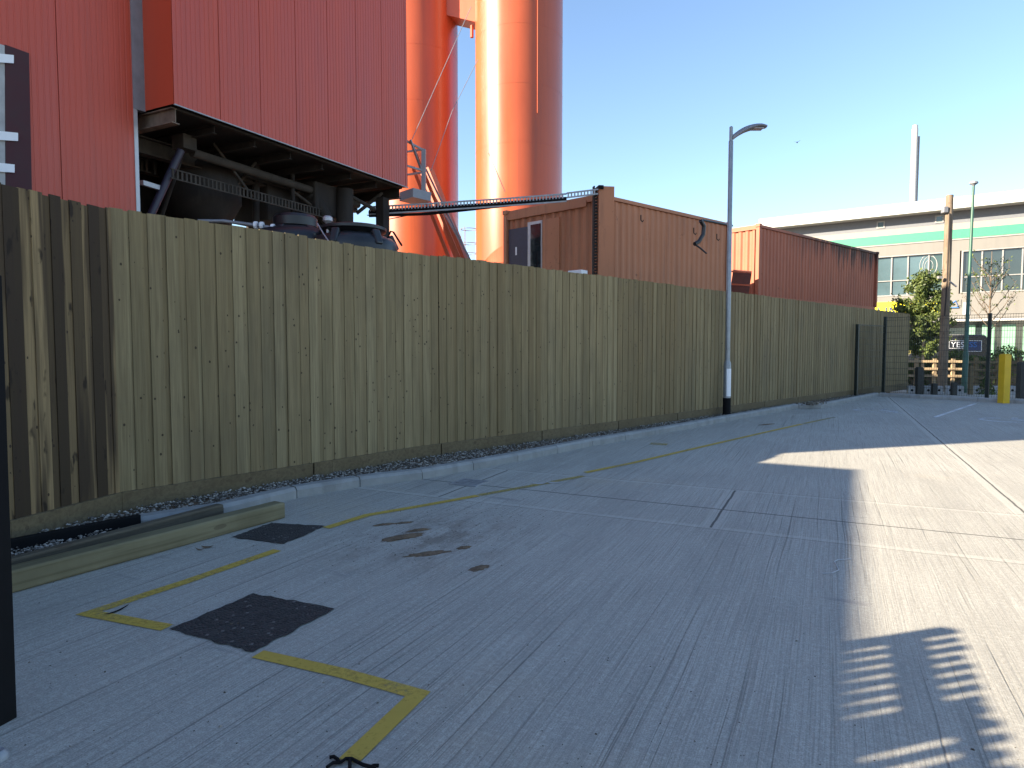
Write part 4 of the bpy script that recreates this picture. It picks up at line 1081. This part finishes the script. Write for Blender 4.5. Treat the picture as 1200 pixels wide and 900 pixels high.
# ---- plants
def leafq(m, p, s_, rnd):
    a = Vector((rnd.gauss(0, 1), rnd.gauss(0, 1), rnd.gauss(0, .6))).normalized(); b_ = a.orthogonal().normalized()
    b_ = Matrix.Rotation(rnd.random()*6.28, 3, a) @ b_; c = a.cross(b_)
    m.t = rnd.random(); m.quad(p-b_*s_, p-c*s_*.45, p+b_*s_, p+c*s_*.45)
def tree(u, v, Y, height, rad, label, leaves, ls, seed, stake=False, sparse=False):
    rnd = random.Random(seed); b_ = P(u, v, Y); t = thing('tree', label, 'tree', (b_.x, b_.y, -.15))
    tm = MB(); lm = MB()
    tr_top = Vector((rnd.uniform(-.1, .1), 0, height*.93)); tm.tube([(0, 0, 0), tr_top*.4, tr_top], [.055, .04, .012], 8)
    tips = []
    nb = 34 if not sparse else 15
    for i in range(nb):
        f_ = (.26+.68*i/nb) if not sparse else (.42+.42*i/nb)
        a = i*2.4+rnd.uniform(-.4, .4); base = tr_top*f_
        if sparse:
            l = height*.42*(1.15-f_); d = Vector((cos(a), sin(a), 1.35)).normalized()
        else:
            prof = sin(pi*min(1, (f_-.16)/.84))**.75*(1-.45*f_)*1.45
            l = rad*prof*rnd.uniform(.75, 1.1)+.12; d = Vector((cos(a), sin(a), rnd.uniform(.2, .7))).normalized()
        mid = base+d*l*.5+Vector((0, 0, -.02*l)); tip = base+d*l+Vector((rnd.uniform(-.1, .1), rnd.uniform(-.1, .1), .08 if sparse else -.05))
        tm.tube([base, mid, tip], [.022, .014, .006], 5, False); tips.append((base, mid, tip))
        if sparse:
            for q in range(5):
                s0 = base.lerp(tip, rnd.uniform(.3, .95)); e = s0+Vector((rnd.uniform(-.35, .35), rnd.uniform(-.35, .35), rnd.uniform(.05, .5))); tm.tube([s0, e], [.009, .004], 4, False); tips.append((s0, s0.lerp(e, .6), e))
    for _ in range(leaves):
        a_, m_, c_ = rnd.choice(tips); f2 = rnd.uniform(.15, 1.05) if not sparse else rnd.uniform(.6, 1.05)
        p = a_.lerp(c_, f2); sg = .13 if not sparse else .05
        if not sparse and rnd.random() < .5:     # clumps
            p = p+Vector((rnd.gauss(0, .06), rnd.gauss(0, .06), rnd.gauss(0, .06)))
        else: p = p+Vector((rnd.gauss(0, sg), rnd.gauss(0, sg), rnd.gauss(0, sg)))
        leafq(lm, p, ls*rnd.uniform(.6, 1.2), rnd)
    tm.build('trunk', M['twig'], t, smooth=True); lm.build('crown', M['leaf'], t)
    if stake:
        s_ = MB(); s_.tube([(-.12, -.25, 0), (-.12, -.25, 2.1)], .05, 10); s_.build('stake', M['stake'], t)
    return t
tree(1080, 440, 29, 5.5, 1.0, 'bushy green leafy young tree left of the wooden pole', 10500, .085, 5, True)
tree(1157, 440, 27.5, 6.1, 1.1, 'thin nearly bare young tree right of the green column', 420, .06, 9, False, True)
def hedge(a, b, w_, h, label, n, seed, ls=.06, name='hedge', cat='hedge'):
    rnd = random.Random(seed); d = b-a; L = d.length; t = thing(name, label, cat, a)
    m = MB()
    for _ in range(n):
        x, y, z = rnd.random(), rnd.gauss(0, .33), rnd.random()**.7
        hh = h*(.86+.14*sin(x*L*2.1+seed)+.06*sin(x*L*5)); p = d*x+Vector((-d.y, d.x, 0)).normalized()*y*w_+Vector((0, 0, z*hh))
        leafq(m, p, ls*rnd.uniform(.6, 1.3), rnd)
    m.build('foliage', M['hedge'], t)
    c = MB(); c.beam(d*.02+Vector((0, 0, h*.34)), d*.98+Vector((0, 0, h*.34)), w_*.45, h*.62); c.build('inner_growth', M['twig'], t)
h0 = P(1040, 407, 31); h1 = P(1131, 407, 30.3); h2 = P(1132, 407, 30.2); h3 = P(1330, 407, 29)
for q in (h0, h1, h2, h3): q.z = -.14
hedge(h0, h1, .8, 1.55, 'sunlit green hedge under the leafy tree', 5200, 2); hedge(h2, h3, .8, 1.75, 'dark green hedge running behind the yellow bollard', 9500, 4)
rnd = random.Random(8); q = P(1155, 464, 24.4); sh = thing('cone_shrub', 'small cone-shaped shrub at the foot of the bare tree', 'shrub', (q.x, q.y, -.14)); m = MB()
for _ in range(900):
    z = rnd.random()**1.5; r = .34*(1-z)*rnd.uniform(.6, 1.1); a = rnd.random()*6.28; leafq(m, Vector((r*cos(a), r*sin(a), z*.75)), .04, rnd)
m.build('foliage', M['hedge'], sh); m = MB(); m.tube([(0, 0, 0), (0, 0, .6)], .02, 6); m.build('stem', M['twig'], sh)

# ------------------------------------------------------------------ VAN
def text_mesh(txt, size, mat, parent, name, extrude=.01, M4=None):
    cu = bpy.data.curves.new(name, 'FONT'); cu.body = txt; cu.size = size; cu.extrude = extrude; cu.resolution_u = 3
    ob = bpy.data.objects.new(name+'_tmp', cu); COL.objects.link(ob); bpy.context.view_layer.update()
    me = bpy.data.meshes.new_from_object(ob.evaluated_get(bpy.context.evaluated_depsgraph_get())); me.name = name
    bpy.data.objects.remove(ob); me.materials.clear(); me.materials.append(mat)
    o = bpy.data.objects.new(name, me); COL.objects.link(o); o.parent = parent
    if M4: o.matrix_local = M4
    return o
VY = 40.0; vr = P(1157, 407, VY); vl = P(1064, 407, VY+1.2); vr.z = vl.z = 0
vd = (vl-vr); VL = vd.length; van = thing('parked_van', 'black panel van with a white and blue sign on its side, behind the hedge', 'van', (vr.x, vr.y, -.13), math.atan2(vd.y, vd.x)+pi)
# local frame: -x towards the left of the picture (front of the van), +y away
W2 = 1.9
prof = [(0, .35), (0, 2.3), (-.12, 2.46), (-VL*.68, 2.48), (-VL*.74, 2.40), (-VL*.87, 1.55), (-VL*.985, 1.28), (-VL, 1.1), (-VL, .4)]
m = MB(); n = len(prof)
m.v += [(x, 0, z) for x, z in prof]+[(x, W2, z) for x, z in prof]
m.face(tuple(range(n))); m.face(tuple(n+k for k in reversed(range(n))))
for k in range(n): j = (k+1) % n; m.face((k, n+k, n+j, j))
vb = m.build('body', M['vanpaint'], van, bevel=.05, seg=3)
m = MB(); m.quad((-VL*.865, .15, 1.58), (-VL*.865, W2-.15, 1.58), (-VL*.752, W2-.2, 2.36), (-VL*.752, .2, 2.36))
for i in range(len(m.v)): v_ = m.v[i]; m.v[i] = (v_[0]-.03, v_[1], v_[2]+.03)
m.build('windscreen', M['carglass'], van)
m = MB(); y = -.006; m.face([m.vert(p) for p in ((-VL*.83, y, 1.55), (-VL*.66, y, 1.55), (-VL*.66, y, 2.2), (-VL*.745, y, 2.2))]); m.build('side_window', M['carglass'], van)
m = MB(); m.box((-VL*.34, W2/2, 2.49), (VL*.62, W2*.8, .03)); m.build('sunlit_roof', M['frame'], van)  # pale sheet laid on the black roof in place of sunlight
for x in (-.85, -VL*.82):
    for yy in (.08, W2-.08):
        m = MB(); m.tube([(x, yy-.11, .34), (x, yy+.11, .34)], .34, 24); wz = m.build('wheel', M['tyre'], van, smooth=True)
        m = MB(); m.tube([(x, yy-.12, .34), (x, yy+.12, .34)], .19, 16); m.build('rim', M['galv_dull'], wz)
m = MB()
for (x0, x1, z0, z1) in ((-2.0, -.3, 2.12, 2.14), (-.32, -.3, 1.5, 2.12), (-1.05, -.3, 1.48, 1.5), (-2.0, -1.05, 1.66, 1.68), (-2.02, -2.0, 1.68, 2.14)): m.box(((x0+x1)/2, -.012, (z0+z1)/2), (x1-x0, .01, z1-z0))
m.build('sign_border', M['white'], van)
m = MB(); m.box((-.68, -.008, 1.8), (.68, .008, .56)); m.build('sign_panel', M['navy_letters'], van)
R4 = Matrix.Rotation(pi/2, 4, 'X')
text_mesh('YES', .46, M['white'], van, 'sign_letters', .004, Matrix.Translation((-1.92, -.016, 1.74)) @ R4)
text_mesh('SS', .46, M['blue'], van, 'sign_letters', .004, Matrix.Translation((-.96, -.02, 1.74)) @ R4)

# ------------------------------------------------------------------ FAR BUILDING
FR = Vector((38.5, 50, 0)); fl = Vector((-.8, .6, 0)); fn = Vector((-.6, -.8, 0))
fb = thing('warehouse', 'beige warehouse with a white roof edge and a green band across the road', 'building', FR)
def tu(u): k = (u-600)/F; return (FR.x-k*FR.y)/(k*.6+.8)
def fbox(t0, t1, z0, z1, o0, o1, nm, mat, parent=None, **kw):
    """o0..o1 distance in front of the wall plane"""
    p = [FR+fl*t0+fn*o0, FR+fl*t1+fn*o0, FR+fl*t1+fn*o1, FR+fl*t0+fn*o1]; m = MB(); m.poly([(q.x, q.y) for q in p], z0, z1)
    o = shift(m, FR).build(nm, M[mat], parent or fb, **kw); b_ = bmesh.new(); b_.from_mesh(o.data); bmesh.ops.recalc_face_normals(b_, faces=b_.faces); b_.to_mesh(o.data); b_.free(); return o
T0, T1 = -14, tu(889)
fbox(T0, T1, -.15, 12.9, -16, -.6, 'core', 'shade_grey')
fbox(T0, T1, 12.3, 12.72, -16, .95, 'roof_fascia', 'roofw'); fbox(T0, T1, 12.74, 13.2, -16, .80, 'roof_edge', 'roofw')
fbox(T0, T1, 11.3, 12.3, -.598, -.3, 'upper_wall', 'shade_grey')  # wall colour greyed to carry the shade under the eaves
fbox(T0, T1, 10.82, 11.3, -.598, 0, 'cream_course', 'cream'); fbox(T0, T1, 10.12, 10.82, -.598, .05, 'green_band', 'greenband'); fbox(T0, T1, 10.0, 10.1, -.598, .06, 'band_trim', 'frame')
for u in (1026.5, 1094.5):
    t_ = tu(u); f_ = fbox(t_-.3, t_+.3, 11.5, 12.1, -.299, -.24, 'vent_window', 'frame'); fbox(t_-.2, t_+.2, 11.6, 12.0, -.239, -.23, 'pane', 'glass_green', f_)
wr2 = (T0+2, tu(1122)); wr1 = (tu(1102), tu(990)); ZS, ZT = 5.9, 9.05
# wall strips around the windows
fbox(T0, T1, ZT+.1, 9.998, -.598, 0, 'wall_cladding', 'beige'); fbox(wr2[1]+.1, wr1[0]-.1, 3.85, ZT+.098, -.598, 0, 'wall_cladding', 'beige')
fbox(T0, wr2[1]+.098, 3.85, ZS-.1, -.598, 0, 'wall_cladding', 'beige'); fbox(wr1[0]-.098, T1, 3.85, ZS-.1, -.598, 0, 'wall_cladding', 'beige'); fbox(wr1[1], T1, ZS-.098, ZT+.098, -.598, 0, 'wall_cladding', 'beige')
def window(t0, t1, muls, panes):
    w_ = fbox(t0, t1, ZS-.09, ZS, -.5, .04, 'window_frame', 'frame')
    fbox(t0, t1, ZT, ZT+.09, -.5, .04, 'head', 'frame', w_); fbox(t0, t0+.12, ZS+.002, ZT-.002, -.5, .05, 'jamb', 'frame', w_); fbox(t1-.12, t1, ZS+.002, ZT-.002, -.5, .05, 'jamb', 'frame', w_)
    fbox(t0+.13, t1-.13, 7.05, 7.12, -.2, -.1, 'transom', 'frame', w_)
    for t_ in muls: fbox(t_-.05, t_+.05, ZS+.002, ZT-.002, -.21, -.09, 'mullion', 'frame', w_)
    ed = [t0+.12]+sorted(muls)+[t1-.12]
    for k, (a, b) in enumerate(zip(ed[:-1], ed[1:])): fbox(a, b, ZS, ZT, -.4, -.2, 'pane', panes[k % len(panes)], w_)
window(wr2[0], wr2[1], [tu(1146), tu(1170), tu(1193), tu(1216)]+[T0+3+i*2.2 for i in range(4)], ['glass_green', 'glass_far', 'glass_green', 'glass_far', 'glass_green', 'glass_green', 'glass_far', 'glass_far', 'glass_far'])
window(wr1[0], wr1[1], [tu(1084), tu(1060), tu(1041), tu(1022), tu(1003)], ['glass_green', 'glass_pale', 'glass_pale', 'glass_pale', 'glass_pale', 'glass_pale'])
# ground floor: mint shutters between dark mullions, white canopy
fbox(T0, T1, 3.62, 3.8, -.598, .5, 'canopy', 'roofw'); fbox(T0, T1, -.15, 3.6, -.598, -.4, 'dark_glazing', 'glass_far')
us = [1127, 1145, 1168, 1193, 1219, 1246, 1275]
for a, b in zip(us[:-1], us[1:]):
    fbox(tu(b)+.22, tu(a)-.22, .6, 3.35, -.399, -.33, 'shutter', 'mint')
fbox(T0, T1, .3, .5, -.399, -.2, 'sill', 'roofw')
# wall sign
ZY0, ZY1 = 4.0, 5.35
sg = fbox(tu(1104), tu(1016), ZY0, ZY1, .02, .12, 'yellow_sign', 'ysign'); 
Mx = Matrix(((-fl.x, 0, fn.x), (-fl.y, 0, fn.y), (0, 1, 0))).to_4x4()
p0 = FR+fl*tu(1026)+fn*.13; text_mesh('UNIT', 1.15, M['navy_letters'], sg, 'sign_letters', .01, Matrix.Translation((p0.x-FR.x, p0.y-FR.y, 4.12)) @ Mx)
tq = tu(1119); nb_ = fbox(tq-.25, tq+.9, 4.75, 5.35, .01, .05, 'notice', 'beige')
m = MB()
c0 = FR+fl*tq+fn*.08; 
def tri(a, b): p = FR+fl*a+fn*.08; return Vector((p.x, p.y, b))
tp = [tri(tq+.75, 4.72), tri(tq-.1, 4.72), tri(tq+.1, 5.25), tri(tq+.75, 4.72)]
m.tube(tp, .05, 6); shift(m, FR).build('logo', M['blue'], nb_)
fbox(tu(1134.5), tu(1126), 4.15, 5.1, .01, .06, 'notice', 'roofw')
# round sticker drawn on the left window
m = MB(); tc_ = tu(1083.5)
for r_, dt in ((.95, .0), (.8, .12), (.45, .05)):
    pts = []
    for k in range(25):
        a = k/24*2*pi; q = FR+fl*(tc_-dt+.62*r_*cos(a))+fn*(-.17); pts.append((q.x, q.y, 8.15+r_*sin(a)*.95))
    m.tube(pts, .014, 5, False)
shift(m, FR).build('window_emblem', M['roofw'], fb)
# flue on the roof
q = P(1064, 407, 58); fu = thing('flue', 'tall white flue rising above the warehouse roof', 'chimney', (q.x, q.y, 13.1))
s_ = q.y/F; ht = P(1064, 147, q.y).z-13.1
m = MB(); m.lathe((0, 0, 0), [(.24, -.1), (.24, ht-.3), (.21, ht-.28), (.21, ht)], 24); m.build('stack', M['roofw'], fu, smooth=True)
m = MB(); m.lathe((.36, .1, 0), [(.11, -.1), (.13, ht-.9)], 16); m.build('side_pipe', M['frame'], fu, smooth=True)
# bird
q = P(934, 167, 60); bd = MB(); bd.tube([(-.14, 0, 0), (-.05, 0, .01), (.08, 0, .01), (.16, 0, 0)], [.01, .05, .045, .015], 8)
for sgn in (-1, 1): bd.quad((-.05, 0, .03), (.06, 0, .03), (.02, sgn*.28, .12), (-.03, sgn*.28, .12))
bo = bd.build('bird', M['darkpost']); bo.location = q; bo.rotation_euler = (0, 0, .9); tag(bo, 'tiny dark bird flying high in the open sky', 'bird')
